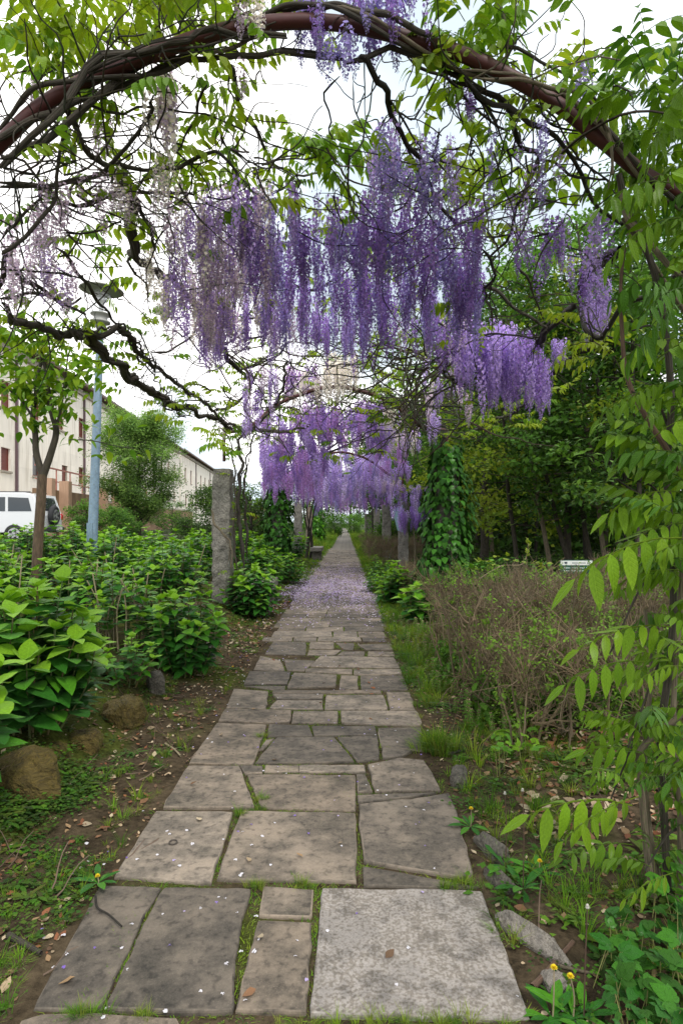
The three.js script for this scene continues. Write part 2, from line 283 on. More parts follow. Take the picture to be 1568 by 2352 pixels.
// ---------------------------------------------------------------- the flagstone path, stone by stone
const path = new THREE.Group(); path.name = 'stone_path'; tag(path, 'straight path of grey flagstones leading under the pergola', null, null, 'structure'); scene.add(path);
const tints = [[0.31, 0.275, 0.24], [0.25, 0.225, 0.2], [0.185, 0.168, 0.15], [0.36, 0.325, 0.29], [0.275, 0.24, 0.205]].map((c) => mat({ rgb: c.map((e, k) => e * [0.93, 0.885, 0.86][k]), map: stoneMap, bumpMap: stoneBump, bumpScale: 0.006, roughness: 0.86 }));
const speckled = mat({ rgb: [0.36, 0.33, 0.31], map: roughMap, bumpMap: stoneBump, bumpScale: 0.012, roughness: 0.92 });
const joints = [];                               // edges along which moss grows
function stone(pts, m, top = 0) {                // pts: ground points [x, z]
  const sh = new THREE.Shape(), N = pts.length, cx = pts.reduce((s, p) => s + p[0], 0) / N, cz = pts.reduce((s, p) => s + p[1], 0) / N, ring = [];
  const big = Math.max(...pts.map((p) => Math.hypot(p[0] - cx, p[1] - cz))), sub = big > 0.12 ? 7 : 4;
  for (let k = 0; k < N; k++) {
    const a = pts[k], b = pts[(k + 1) % N], len = Math.hypot(b[0] - a[0], b[1] - a[1]); joints.push([a, b]);
    for (let s = 0; s < sub; s++) {
      const t = s / sub, corner = s === 0 ? 0.988 : 1, j = Math.min(0.006, len * 0.015), x = lerp(a[0], b[0], t), z = lerp(a[1], b[1], t), w = fbm(x * 6 + k, z * 6, 3, 3) * 3 * j + rr(-0.4, 0.4) * j;
      ring.push([cx + (x - cx) * corner * (1 + 0.006 / Math.max(big, 0.05)) + w, cz + (z - cz) * corner + w]);
    }
  }
  ring.forEach((p, k) => (k ? sh.lineTo(p[0] - cx, -(p[1] - cz)) : sh.moveTo(p[0] - cx, -(p[1] - cz))));
  const g = new THREE.ExtrudeGeometry(sh, { depth: 0.06, bevelEnabled: true, bevelThickness: 0.008, bevelSize: 0.007, bevelOffset: -0.007, bevelSegments: 2, curveSegments: 1 });
  const uv = g.attributes.uv, ox = rr(0.36, 0.64) + Math.floor(rr(0, 2)), oz = rr(0.36, 0.64) + Math.floor(rr(0, 2)); for (let i = 0; i < uv.count; i++) uv.setXY(i, uv.getX(i) * 0.33 + ox, uv.getY(i) * 0.33 + oz);
  const s = mesh('paving_stone', g, m, path); s.rotation.set(-Math.PI / 2 + rr(-0.004, 0.004), rr(-0.006, 0.006), 0); s.position.set(cx, -0.068 + rr(-0.004, 0.006) + top, cz); return s;
}
const px = (list, ox, oy, k) => { const o = []; for (let i = 0; i < list.length; i += 2) { const p = onGround(ox + list[i] * k, oy + list[i + 1] * k); o.push([p.x, p.z]); } return o; };
const T = (tone, ...l) => stone(px(l, 0, 0, 1), tone === 9 ? speckled : tints[tone]);                       // outlines in photo units
const Q = (tone, ...l) => stone(px(l, 407.7, 1379.8, 0.42), tone === 9 ? speckled : tints[tone]);
T(4, 50, 2342, 105, 2325, 250, 2326, 405, 2336, 430, 2420, 20, 2420);
T(2, 232, 2030, 371, 2035, 328, 2110, 290, 2196, 232, 2316, 75, 2314, 150, 2180);
T(2, 379, 2038, 576, 2042, 556, 2110, 541, 2200, 534, 2325, 240, 2320, 297, 2200, 336, 2112);
T(0, 606, 2034, 719, 2042, 713, 2107, 597, 2102);
T(4, 593, 2112, 714, 2117, 702, 2325, 541, 2320);
T(9, 741, 2040, 1103, 2044, 1122, 2095, 1170, 2210, 1217, 2338, 716, 2334, 728, 2180);
T(3, 360, 1862, 535, 1865, 512, 1940, 483, 2028, 262, 2014);
T(0, 556, 1862, 815, 1866, 818, 2025, 496, 2018, 528, 1930);
T(1, 823, 1848, 940, 1836, 1030, 1822, 1050, 1875, 1086, 2004, 1072, 2018, 980, 2003, 834, 1978);
T(2, 835, 1988, 976, 2013, 1098, 2036, 836, 2034);
T(0, 432, 1758, 550, 1759, 568, 1810, 583, 1855, 375, 1855);
T(4, 568, 1776, 815, 1777, 815, 1860, 602, 1855);
T(0, 610, 1756, 685, 1755, 684, 1772, 608, 1772); T(3, 689, 1755, 835, 1756, 838, 1772, 688, 1772);
T(1, 819, 1778, 838, 1779, 855, 1817, 820, 1820); T(2, 822, 1826, 990, 1820, 1000, 1822, 824, 1844);
T(0, 845, 1757, 915, 1741, 973, 1746, 1012, 1816, 861, 1818); T(2, 552, 1759, 602, 1760, 602, 1773, 560, 1774);
Q(4, 264, 591, 622, 599, 612, 667, 487, 670, 224, 660); Q(4, 218, 666, 486, 674, 452, 780, 410, 896, 62, 885);
Q(2, 506, 676, 715, 681, 735, 740, 490, 742); Q(2, 736, 681, 1074, 681, 1090, 732, 750, 737);
Q(2, 546, 748, 850, 743, 900, 800, 967, 880, 426, 891); Q(2, 872, 741, 1095, 736, 1100, 865, 985, 877); Q(1, 1096, 691, 1325, 686, 1345, 818, 1110, 789);
Q(1, 1118, 801, 1280, 822, 1215, 854, 1125, 861); Q(1, 482, 760, 528, 751, 470, 810, 447, 814); Q(0, 345, 906, 460, 903, 462, 940, 370, 945);
Q(0, 637, 601, 875, 601, 875, 667, 625, 667); Q(3, 893, 603, 1304, 601, 1335, 664, 1322, 682, 902, 669);
Q(0, 310, 480, 495, 493, 484, 589, 266, 585); Q(1, 522, 510, 795, 510, 791, 538, 548, 539); Q(3, 545, 544, 789, 545, 790, 591, 506, 589);
Q(3, 816, 517, 1124, 516, 1149, 597, 806, 594); Q(0, 1142, 496, 1268, 499, 1300, 597, 1161, 597); Q(4, 525, 488, 1108, 491, 1111, 506, 521, 505);
Q(2, 395, 387, 618, 389, 600, 458, 362, 459); Q(1, 366, 463, 590, 463, 584, 484, 500, 482); Q(1, 636, 394, 868, 406, 861, 468, 600, 479);
Q(0, 892, 409, 984, 411, 984, 486, 883, 486); Q(2, 1001, 409, 1234, 412, 1259, 491, 1006, 489);
Q(0, 452, 301, 564, 326, 588, 384, 417, 379); Q(1, 582, 319, 754, 326, 690, 383, 602, 379); Q(3, 781, 301, 1180, 311, 1214, 371, 727, 359);
Q(0, 706, 367, 954, 373, 951, 399, 701, 389); Q(3, 966, 376, 1217, 376, 1224, 404, 966, 404);
Q(2, 526, 221, 704, 226, 699, 294, 477, 291); Q(0, 726, 223, 854, 226, 854, 261, 719, 261); Q(0, 719, 267, 893, 269, 859, 297, 709, 297);
Q(1, 866, 229, 964, 231, 959, 267, 906, 264); Q(1, 986, 241, 1164, 236, 1176, 270, 1030, 269); Q(0, 1042, 274, 1178, 276, 1187, 303, 1041, 302); Q(1, 902, 276, 1019, 276, 1019, 301, 872, 299);
{ // beyond: rows of stones laid across, smaller and smaller in the picture
  let z = -7.95, k = 0;
  while (z > -34) {
    const dep = rr(0.28, 0.62), zz = z - dep; let x = -1.06 + rr(-0.08, 0.08); const x1 = 0.6 + rr(-0.07, 0.05);
    while (x < x1 - 0.12) {
      const w = Math.min(rr(0.3, 0.85), x1 - x), e = x1 - x - w < 0.2 ? x1 : x + w, g = 0.012, sk = rr(-0.03, 0.03);
      const m = k === 1 && x > -0.5 && x < 0 ? tints[3] : tints[Math.floor(rnd() * 4.99)];
      stone([[x + g, z - g], [e - g, z - g], [e - g + sk, zz + g], [x + g + sk * 0.3, zz + g]], m); x = e;
    }
    z = zz; k++;
  }
  const b = new GB(), c = [0.17, 0.155, 0.14];     // farther off the stones can no longer be told apart
  for (let s = 0; s < 30; s++) { const a = z - s * 4, d = a - 4; const i = b.v(-1.06, -0.005, a, -1, a, c); b.v(0.6, -0.005, a, 0.6, a, c); b.v(-1.06, -0.005, d, -1, d, c); b.v(0.6, -0.005, d, 0.6, d, c); b.f(i, i + 1, i + 2); b.f(i + 1, i + 3, i + 2); }
  const f = part('paving', b.geo(), mat({ map: stoneMap, vertexColors: true, rgb: [1.3, 1.3, 1.3] }), path); f.userData.kind = 'structure';
}

// ---------------------------------------------------------------- granite pillars and the red arches
function pillarGeo(w, h, k) {
  const g = new THREE.BoxGeometry(w, h, w * 0.92, 7, 44, 7), P = g.attributes.position, q = V(0, 0, 0);
  for (let i = 0; i < P.count; i++) {
    q.fromBufferAttribute(P, i); const e = 1 - 0.05 * Math.pow(Math.abs(q.x / w * 2) * Math.abs(q.z / w * 2.17), 4), n = 0.026 * fbm(q.x * 7 + k, q.y * 7, q.z * 7, 4) * 2;
    P.setXYZ(i, q.x * e * (1 + n / w * 2), q.y + (Math.abs(q.y) > h * 0.49 ? 0.02 * nz(q.x * 9 + k, q.z * 9, 1) : 0), q.z * e * (1 + n / w * 2));
  }
  g.computeVertexNormals();
  const uv = g.attributes.uv; for (let i = 0; i < uv.count; i++) uv.setXY(i, uv.getX(i) * 0.25 + k, uv.getY(i) * h * 0.8);
  return g;
}
function pillar(x, z, w, h, label, m = granite) {
  const y = groundH(x, z) - 0.15, t = tag(mesh(numbered('granite_pillar'), pillarGeo(w, h - y, x * 3.1 + z), m, scene), label, 'pillar', 'granite pillars of the pergola');
  t.position.set(x, y + (h - y) / 2, z); t.rotation.set(rr(-0.008, 0.008), rr(-0.1, 0.1), rr(-0.01, 0.01)); return t;
}
pillar(-2.02, -10, 0.3, 2.42, 'bare rough granite pillar with vine stems at its right, nearest on the left of the path');
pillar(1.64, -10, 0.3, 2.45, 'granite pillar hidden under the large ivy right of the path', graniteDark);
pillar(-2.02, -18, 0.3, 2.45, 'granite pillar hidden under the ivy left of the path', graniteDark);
pillar(1.68, -18, 0.29, 2.15, 'granite pillar right of the path with lavender flowers hanging round its top');
pillar(-2.05, -26, 0.34, 2.35, 'granite pillar beside the dark twisted vine trunk left of the path');
pillar(1.72, -26, 0.36, 2.3, 'granite pillar behind the flower-hung pillar on the right of the path');
pillar(-2.1, -34.5, 0.34, 2.4, 'reddish granite pillar just before the small clipped ivy on the left', mat({ rgb: [0.3, 0.24, 0.2], map: graniteMap, bumpMap: graniteBump, bumpScale: 0.02 }));
pillar(1.75, -35, 0.36, 2.3, 'third bare granite pillar along the right of the path');
pillar(-2.1, -52, 0.4, 2.4, 'far granite pillar beyond the clipped ivy on the left'); pillar(1.8, -44, 0.4, 2.3, 'fourth bare granite pillar along the right of the path'); pillar(1.8, -53, 0.4, 2.3, 'farthest granite pillar on the right of the path');
const archPts = (dh, L, R) => [[L, 2.3 + dh], [L, 2.78 + dh], [L + 0.35, 2.8 + dh], [-1.36, 3.04 + dh], [-1.21, 3.18 + dh], [-1.02, 3.29 + dh], [-0.77, 3.39 + dh], [-0.5, 3.48 + dh], [-0.24, 3.52 + dh], [0, 3.51 + dh], [0.22, 3.46 + dh], [0.46, 3.39 + dh], [0.65, 3.3 + dh], [0.85, 3.18 + dh], [1.01, 3.05 + dh], [1.17, 2.92 + dh], [1.32, 2.84 + dh], [R, 2.82 + dh], [R, 2.3 + dh]];
function arch(z, dh, label, r = 0.034, L = -2.0, R = 1.66) {
  const p = archPts(dh, L, R).map(([x, y]) => V(x, y, z)), t = thing('pergola_arch', label, 'arch', [pathMid, 2.3 + dh, z], 'red steel arches of the pergola');
  part('tube', new GB().tube(p.slice(2, 17), [r, r], 14, undefined, 70).geo(), redPaint, t);
  for (const s of [[0, 1, 2], [18, 17, 16]]) { part('post', new GB().tube([p[s[0]], p[s[1]].clone()], [r * 0.8, r * 0.8], 10).geo(), redPaint, t); part('bracket', new GB().tube([p[s[1]], p[s[2]]], [r * 0.82, r * 0.82], 10).geo(), redPaint, t); }
  return t;
}
arch(-2.4, 0, 'dark red steel arch overhead at the top of the picture, wound with vines', 0.028, -1.98, 1.66);
arch(-10, 0.25, 'red steel arch from the left bare granite pillar to the big ivy', 0.032, -2.0, 1.64);
arch(-18, 0.1, 'red steel arch buried in violet flowers with its right end showing');
arch(-26, 0.0, 'red steel arch behind the violet flowers, its thin right bracket showing', 0.034, -2.03, 1.7);
arch(-34.5, 0.0, 'fourth red steel arch along the path, mostly under flowers', 0.034, -2.05, 1.74);

// ---------------------------------------------------------------- wisteria
const OFF = [null, [0, 0], [784, 0], [0, 564.5], [784, 564.5]];
class Vine {
  constructor(name, label, p, group) {
    this.t = thing(name, label, 'wisteria', p, group); this.racemes = 0; this.leaves = 0; this.spareR = new Map(); this.spareL = new Map(); this.tw = new GB(); this.nb = 0;
  }
  // a stem traced in a quarter of the photo: w its width there; o: d depth range, sag below the vault, twigs, leaf
  branch(q, w, pts, o = {}) {
    const [ox, oy] = OFF[q], P = [], n = pts.length / 2, sag = o.sag ?? rr(0.02, 0.14);
    for (let i = 0; i < n; i++) {
      const u = ox + pts[2 * i] * 0.5, v = oy + pts[2 * i + 1] * 0.5, t = i / (n - 1);
      const d = o.d ? lerp(o.d[0], o.d[1], t) : vaultDepth(u, v, sag, o.max ?? 11);
      P.push(at(u, v, d));
    }
    const dm = -P[Math.floor(n / 2)].z, r = w / 4 / F * dm * (o.d && dm < 2.6 ? 0.76 : w > 24 ? 0.9 : 1.1), curve = new THREE.CatmullRomCurve3(P, false, 'centripetal'), N = Math.max(8, Math.round(curve.getLength() / 0.06)), S = curve.getPoints(N), k = this.nb++ * 3.7;
    const jit = S.map((p, i) => V(p.x + (r * 1.3 + 0.02) * nz(i * 0.33, k, 0), p.y + (r * 1.3 + 0.02) * nz(i * 0.33, k, 5), p.z + (r * 1.3 + 0.03) * nz(i * 0.33, k, 9)));
    part('branch', new GB().tube(jit, (t) => r * Math.min(1, 0.3 + t * 9) * (1.12 - 0.4 * t) * (1 + 0.22 * nz(t * N * 0.3, k, 3)), w > 18 ? 9 : 6).geo(), o.m ?? bark, this.t);
    if (w > 24 && !o.single) {                    // older stems are two or three strands twisted together
      const k2 = rr(0, 6.2); part('branch', new GB().tube(jit.map((p, i) => V(p.x + r * 1.1 * Math.cos(i * 0.22 + k2), p.y + r * 1.1 * Math.sin(i * 0.22 + k2), p.z + r * 0.6 * Math.sin(i * 0.3))), (t) => r * 0.55 * (1.1 - 0.4 * t), 6).geo(), o.m ?? bark, this.t);
    }
    if (w >= 9 && !o.single && o.twin !== 0 && N > 12) {   // thinner shoots that leave the stem and wander off
      for (let q = 0; q < (w > 18 ? 3 : 2); q++) {
        const i0 = Math.floor(N * rr(0, 0.7)), m = Math.floor(N * rr(0.25, 0.5)), drift = V(rn() * 0.35, rn() * 0.22, rn() * 0.3), tw = []; for (let i = 0; i <= m && i0 + i <= N; i++) { const f = i / m, p = S[i0 + i]; tw.push(V(p.x + drift.x * f * f + 0.05 * nz(i * 0.4, k + q, 2), p.y + drift.y * f * f + 0.05 * nz(i * 0.4, k + q, 6), p.z + drift.z * f)); }
        if (tw.length > 4) { part('branch', new GB().tube(tw, [Math.max(0.004, r * 0.5), Math.max(0.0025, r * 0.22)], 5).geo(), o.m ?? bark, this.t); for (let i = 3; i < tw.length; i += 4) this.twig(tw[i], o.curl ?? 0.16, o.leaf ?? 0.5, o.lm); }
      }
    }
    const every = o.twig ?? 0.11, L = curve.getLength();
    for (let s = every * rnd(); s < L; s += every * rr(0.5, 1.6)) this.twig(curve.getPointAt(s / L), o.curl ?? rr(0.1, 0.3), o.leaf ?? 0.34, o.lm);
    return S;
  }
  twig(p, len, leafy = 0.5, lm) {
    let q = p.clone(), d = V(rn(), rn() * 0.8 + (rnd() < 0.5 ? -0.4 : 0.35), rn()).normalize(); const P = [q.clone()], step = len / 5;
    for (let i = 0; i < 5; i++) { d.add(V(rn(), rn(), rn()).multiplyScalar(0.65)).normalize(); q = q.clone().addScaledVector(d, step); P.push(q.clone()); }
    this.tw.tube(P, [rr(0.0025, 0.0045), 0.0015], 4, [rr(0.7, 1.3), rr(0.8, 1.2), 0.8], 9);
    if (rnd() < leafy) this.leaf(q, V(d.x, Math.abs(d.y) * 0.4, d.z), rr(0.1, 0.22), pick(lm ?? WL), pick(PIN));
  }
  leaf(p, dir, len, m, g, up = V(rn() * 0.4, 1, rn() * 0.4)) {
    const M = frame(p, dir, up, len);
    if (this.leaves++ < 300) return put('leaf', g, m, M, this.t);
    const key = g.uuid + m.uuid; if (!this.spareL.has(key)) this.spareL.set(key, [g, m, []]); this.spareL.get(key)[2].push(M);
  }
  raceme(p, len, kind, loose = false, w = rr(0.8, 1.2)) {
    const g = pick(loose ? RACLOOSE : RAC), m = FL[kind], a = rr(0, 6.28), M = frame(p, V(Math.cos(a), 0, Math.sin(a)), V(rn() * 0.12, 1, rn() * 0.12), V(len * w * Math.pow(0.45 / len, 0.6), len, len * w * Math.pow(0.45 / len, 0.6)));
    if (this.racemes++ < 300) return put('flower_raceme', g, m, M, this.t);
    const key = g.uuid + m.uuid; if (!this.spareR.has(key)) this.spareR.set(key, [g, m, []]); this.spareR.get(key)[2].push(M);
  }
  // n racemes whose tops lie in that part of the photo, hanging from the vault or at depth o.d
  rac(n, u0, u1, v0, v1, kinds, l0, l1, o = {}) {
    for (let i = 0; i < n; i++) {
      const u = rr(u0, u1), v = rr(v0, v1), d = o.d ? rr(o.d[0], o.d[1]) : clamp(vaultDepth(u, v, rr(0, 0.15)) * rr(0.96, 1.04), 2.2, o.max ?? 40), p = at(u, v, d);
      this.raceme(p, rr(l0, l1), pick(kinds), rnd() < (o.loose ?? 0.3), d > 10 ? rr(1.0, 1.6) : rr(0.5, 0.9)); if (d < 8 && rnd() < 0.6) this.twig(p, 0.12, 0.1);
    }
  }
  lea(n, u0, u1, v0, v1, l0, l1, o = {}) {
    for (let i = 0; i < n; i++) {
      const u = rr(u0, u1), v = rr(v0, v1), d = o.d ? rr(o.d[0], o.d[1]) : clamp(vaultDepth(u, v, rr(-0.25, 0.02)), 2.2, o.max ?? 40), a = rr(0, 6.283);
      this.leaf(at(u, v, d), V(Math.cos(a), rr(...(o.rise ?? [-0.2, 0.6])), Math.sin(a)), rr(l0, l1), pick(o.m ?? WL), pick(o.g ?? PIN));
    }
  }
  // loose tangle of thin stems in that part of the photo
  tangle(n, u0, u1, v0, v1, len, r, o = {}) {
    for (let i = 0; i < n; i++) {
      const u = rr(u0, u1), v = rr(v0, v1), d = o.d ? rr(o.d[0], o.d[1]) : vaultDepth(u, v, rr(0, 0.25), o.max ?? 40); let q = at(u, v, d), dir = V(rn(), rn() * 0.6, rn()).normalize(); const P = [q.clone()], st = len * rr(0.5, 1.3) / 7;
      for (let k = 0; k < 7; k++) { dir.add(V(rn(), rn() * 0.8, rn()).multiplyScalar(0.5)).normalize(); q = q.clone().addScaledVector(dir, st); P.push(q.clone()); }
      this.tw.tube(P, [r * rr(0.7, 1.3), r * 0.4], 4, [rr(0.7, 1.2), rr(0.7, 1.2), 0.8], 12);
    }
  }
  done() {
    if (this.tw.n) { const m = part('twigs', this.tw.geo(), bark, this.t); m.userData.kind = 'stuff'; }
    for (const [g, m, l] of this.spareR.values()) inst('flower_racemes', g, m, l, this.t);
    for (const [g, m, l] of this.spareL.values()) inst('foliage', g, m, l, this.t);
    return this.t;
  }
}
const archDepth = { d: [2.36, 2.36], single: true };
{ // the old vine on the nearest arch
  const w = new Vine('wisteria_vine', 'old gnarled wisteria wound along the nearest red arch, lime leaves and few hanging flowers', [-1.98, groundH(-1.98, -2.5), -2.5]);
  for (const [ph, tw, rr0, s0, s1, m] of [[0, 5, 0.009, 0, 1, bark], [2.2, 3, 0.012, 0, 0.62, bark], [4, 6, 0.008, 0.3, 1, barkPale]]) {
    const C = new THREE.CatmullRomCurve3(archPts(0, -1.98, 1.66).slice(3, 17).map(([x, y]) => V(x, y, -2.4))), P = []; for (let i = 0; i <= 60; i++) { const f = lerp(s0, s1, i / 60), p = C.getPointAt(f), a = ph + f * tw * 3.1, q = 0.048 + rr0 * 0.6 + 0.02 * nz(i * 0.25, ph, 1); P.push(V(p.x - Math.sin(a) * q * 0.4, p.y + Math.cos(a) * q, p.z + Math.sin(a) * q)); } part('branch', new GB().tube(P, (t) => rr0 * (1 + 0.3 * nz(t * 20, ph, 2)), 8, undefined, 160).geo(), m, w.t);
  }
  w.branch(1, 34, [0, 730, 60, 690, 200, 580, 330, 430, 450, 300, 600, 235, 750, 205, 850, 180, 920, 140, 1060, 160, 1180, 175, 1320, 165], { d: [2.3, 2.33], leaf: 0.8 });
  w.branch(1, 40, [0, 765, 120, 680, 220, 610, 380, 500, 450, 450, 560, 350, 640, 290, 800, 285, 1000, 275, 1180, 255, 1300, 248, 1450, 270, 1568, 300], { d: [2.35, 2.5], leaf: 0.5 });
  w.branch(1, 22, [0, 700, 100, 560, 250, 450, 420, 340, 560, 250, 700, 215, 900, 150, 1050, 90, 1200, 70], { d: [2.42, 2.42], leaf: 0.8 });
  w.branch(1, 20, [280, 480, 330, 560, 370, 640, 430, 720, 520, 780, 560, 800, 590, 880, 640, 970, 680, 1020, 700, 1080, 720, 1150], { d: [2.45, 3.4] });
  w.branch(1, 12, [390, 290, 420, 350, 435, 420, 440, 480], { d: [2.3, 2.36] }); w.branch(1, 12, [640, 250, 650, 330, 600, 400, 540, 440], { d: [2.3, 2.5] });
  w.branch(1, 16, [0, 850, 100, 840, 180, 860, 240, 910, 290, 940, 350, 945, 420, 935, 500, 905, 590, 880, 650, 800], {});
  w.branch(1, 20, [0, 835, 170, 853, 280, 858, 380, 830, 450, 790, 520, 750, 600, 660, 680, 520, 690, 470], {});
  w.branch(1, 24, [0, 1185, 20, 1150, 110, 1100, 190, 1030, 220, 960, 245, 890, 260, 760, 300, 620, 340, 520], { d: [2.5, 2.45] });
  w.branch(1, 20, [0, 1120, 30, 1040, 80, 1000, 150, 950, 185, 880, 130, 760, 40, 720], { d: [2.6, 2.5] });
  w.branch(1, 9, [0, 560, 120, 470, 200, 330, 280, 290, 380, 300], { d: [2.5, 2.6], leaf: 0.8 }); w.branch(1, 8, [480, 200, 540, 180, 600, 215], { d: [2.4, 2.5] });
  w.branch(1, 10, [700, 0, 730, 70, 760, 150, 800, 200], { d: [2.5, 2.4] }); w.branch(1, 10, [780, 0, 815, 60, 820, 140], { d: [2.6, 2.4] });
  w.branch(2, 26, [0, 290, 60, 268, 100, 270, 220, 230, 330, 260, 430, 290, 540, 350], { d: [2.4, 2.45] });
  w.branch(2, 22, [600, 350, 720, 360, 820, 370, 920, 390, 1010, 420, 1100, 450, 1180, 510, 1230, 600, 1260, 680, 1250, 790], { d: [2.3, 2.33], m: barkPale, leaf: 0.4 });
  w.branch(2, 16, [520, 330, 680, 345, 800, 350, 900, 400, 960, 440, 1030, 410], { d: [2.36, 2.33], m: barkPale });
  w.branch(2, 20, [680, 210, 780, 230, 900, 265, 1000, 330, 1100, 400, 1200, 490], { d: [2.42, 2.45], leaf: 0.7 });
  w.branch(2, 8, [700, 20, 760, 100, 820, 180, 890, 260], { d: [2.5, 2.45], m: barkPale, leaf: 0.8 }); w.branch(2, 5, [1255, 220, 1250, 330, 1245, 470], { d: [2.4, 2.35], leaf: 0.2 });
  w.rac(26, 690, 985, -110, 20, ['blue', 'violet', 'blue'], 0.2, 0.36, { d: [2.25, 2.6], loose: 0.25 });
  w.rac(8, 690, 830, 30, 90, ['blue'], 0.12, 0.24, { d: [2.3, 2.5] });
  w.rac(4, 545, 610, -60, 10, ['lilac', 'white'], 0.18, 0.24, { d: [2.25, 2.4], loose: 0.2 }); w.rac(2, 550, 590, 130, 150, ['lilac'], 0.12, 0.18, { d: [2.4, 2.5], loose: 1 });
  w.rac(5, 350, 405, 150, 175, ['white', 'lilac'], 0.3, 0.42, { d: [2.5, 2.8], loose: 0 }); w.rac(3, 40, 90, 170, 210, ['lilac'], 0.1, 0.16, { d: [2.4, 2.6] });
  w.rac(5, 215, 260, 220, 300, ['lilac'], 0.15, 0.26, { d: [2.6, 2.9], loose: 0.7 }); w.rac(3, 1320, 1352, 100, 140, ['blue'], 0.17, 0.28, { d: [2.25, 2.4], loose: 0.6 });
  w.rac(5, 1030, 1090, 170, 205, ['violet'], 0.1, 0.2, { d: [2.5, 2.8], loose: 0.6 }); w.rac(4, 60, 120, 430, 480, ['lilac'], 0.15, 0.25, { d: [2.6, 3], loose: 0.8 });
  w.lea(72, 20, 560, -50, 80, 0.18, 0.29, { d: [2.35, 3.1], g: [PIN[0], PIN[1], PIN[3], PIN[2]], m: [WL[0], WL[2], WL[1]] }); w.lea(24, -20, 230, 60, 230, 0.16, 0.25, { d: [2.35, 3] }); w.lea(8, 560, 760, -30, 30, 0.16, 0.26, { d: [2.4, 3] });
  w.lea(24, 980, 1240, -40, 130, 0.16, 0.27, { d: [2.25, 2.8], m: [WL[1], WL[3], WG[1], WG[0]] }); w.lea(10, 480, 560, 170, 320, 0.15, 0.22, { d: [2.5, 3.2] });
  w.lea(20, 1260, 1568, 80, 300, 0.17, 0.26, { d: [2.2, 2.9], m: [WG[0], WG[1], WG[3], WL[1]] }); w.lea(9, 1000, 1100, 60, 220, 0.16, 0.24, { d: [2.3, 2.6], m: [WL[1], WL[3]] });
  w.tangle(30, 0, 560, 150, 420, 0.5, 0.004, { d: [2.4, 3.2] }); w.tangle(14, 1000, 1450, 150, 420, 0.5, 0.004, { d: [2.4, 3] });
  w.done();
}
{ // the pale wisteria over the left half of the first bay, rooted beside the left pillar
  const w = new Vine('wisteria_vine', 'lilac and white wisteria over the left of the path, climbing beside the left granite pillar', [-1.78, groundH(-1.8, -9.9), -9.9]);
  w.branch(3, 15, [1120, 1480, 1105, 1320, 1095, 1150, 1110, 1000, 1095, 900, 1130, 850], { d: [9.75, 9.8], m: barkDark, leaf: 0.3 }); w.branch(3, 9, [1085, 1490, 1075, 1300, 1085, 1150, 1075, 1010, 1060, 900], { d: [9.7, 9.8], m: bark, leaf: 0.3 });
  w.branch(3, 9, [1140, 1450, 1130, 1250, 1125, 1100, 1140, 960, 1170, 860], { d: [9.9, 9.9], m: barkDark, leaf: 0.3 }); w.branch(3, 9, [970, 1210, 985, 1270, 1030, 1330, 1060, 1380, 1065, 1480], { d: [9.7, 9.7], m: barkPale, leaf: 0, twig: 3 });
  const tight = { twig: 0.035, curl: 0.14, leaf: 0.22 };
  w.branch(3, 22, [0, 270, 70, 340, 180, 380, 280, 405, 380, 410, 460, 405, 560, 385, 600, 430, 640, 490, 690, 540, 750, 580, 820, 640, 900, 690, 960, 740, 1010, 790, 1080, 830, 1130, 850], tight);
  w.branch(3, 32, [390, 410, 440, 470, 500, 530, 560, 580, 620, 620, 680, 650, 740, 690, 790, 730, 850, 750, 930, 780, 1000, 790, 1070, 840], tight);
  w.branch(3, 24, [0, 190, 20, 120, 15, 60, 50, 20, 110, -30], {}); w.branch(3, 14, [0, 240, 60, 240, 110, 225, 200, 230, 260, 245, 330, 265, 375, 245], {});
  w.branch(3, 16, [40, 115, 120, 160, 200, 205, 260, 240, 320, 270, 400, 330], {});
  w.branch(3, 15, [250, 20, 330, 70, 370, 140, 420, 200, 470, 260, 500, 310, 540, 360, 580, 380], {});
  w.branch(3, 28, [520, -350, 560, -329, 592, -249, 606, -120, 600, 30, 650, 80, 720, 110, 780, 150, 830, 190, 880, 240, 920, 310, 950, 370, 990, 430, 1040, 500, 1090, 560, 1130, 600, 1150, 640, 1120, 690, 1060, 740, 1000, 760], { twig: 0.08, curl: 0.18, leaf: 0.3 });
  w.branch(3, 10, [690, 490, 780, 490, 830, 460, 880, 420, 895, 380], { leaf: 0.2 }); w.branch(3, 8, [790, 380, 830, 410, 870, 405], { leaf: 0.1 });
  w.branch(3, 16, [900, 220, 960, 215, 1040, 245, 1080, 210, 1110, 150, 1130, 90, 1110, 20, 1150, -60], {}); w.branch(3, 11, [1000, 380, 1080, 350, 1150, 330, 1250, 330, 1330, 380], {});
  w.branch(3, 9, [1060, 470, 1130, 430, 1230, 410, 1280, 350], {}); w.branch(3, 12, [1280, 150, 1340, 190, 1420, 200, 1500, 180, 1568, 140], {}); w.branch(3, 10, [1100, 570, 1200, 540, 1290, 490, 1310, 440], {});
  w.branch(3, 12, [1150, 860, 1200, 810, 1260, 740, 1300, 640, 1320, 540], {}); w.branch(3, 14, [1130, 850, 1180, 840, 1260, 850, 1340, 850, 1420, 820], { d: [9.9, 11] }); w.branch(3, 9, [1150, 640, 1200, 560, 1260, 520], {});
  w.branch(1, 18, [520, 750, 560, 770, 650, 770, 720, 770, 800, 770, 870, 720, 970, 690, 1030, 720, 1080, 780, 1100, 850, 1080, 950], {});
  w.branch(1, 15, [1060, 320, 1080, 390, 1120, 500, 1170, 600, 1210, 690, 1260, 750, 1330, 780, 1400, 800, 1460, 790], { d: [2.6, 3.9], leaf: 0.2, twig: 0.3 });
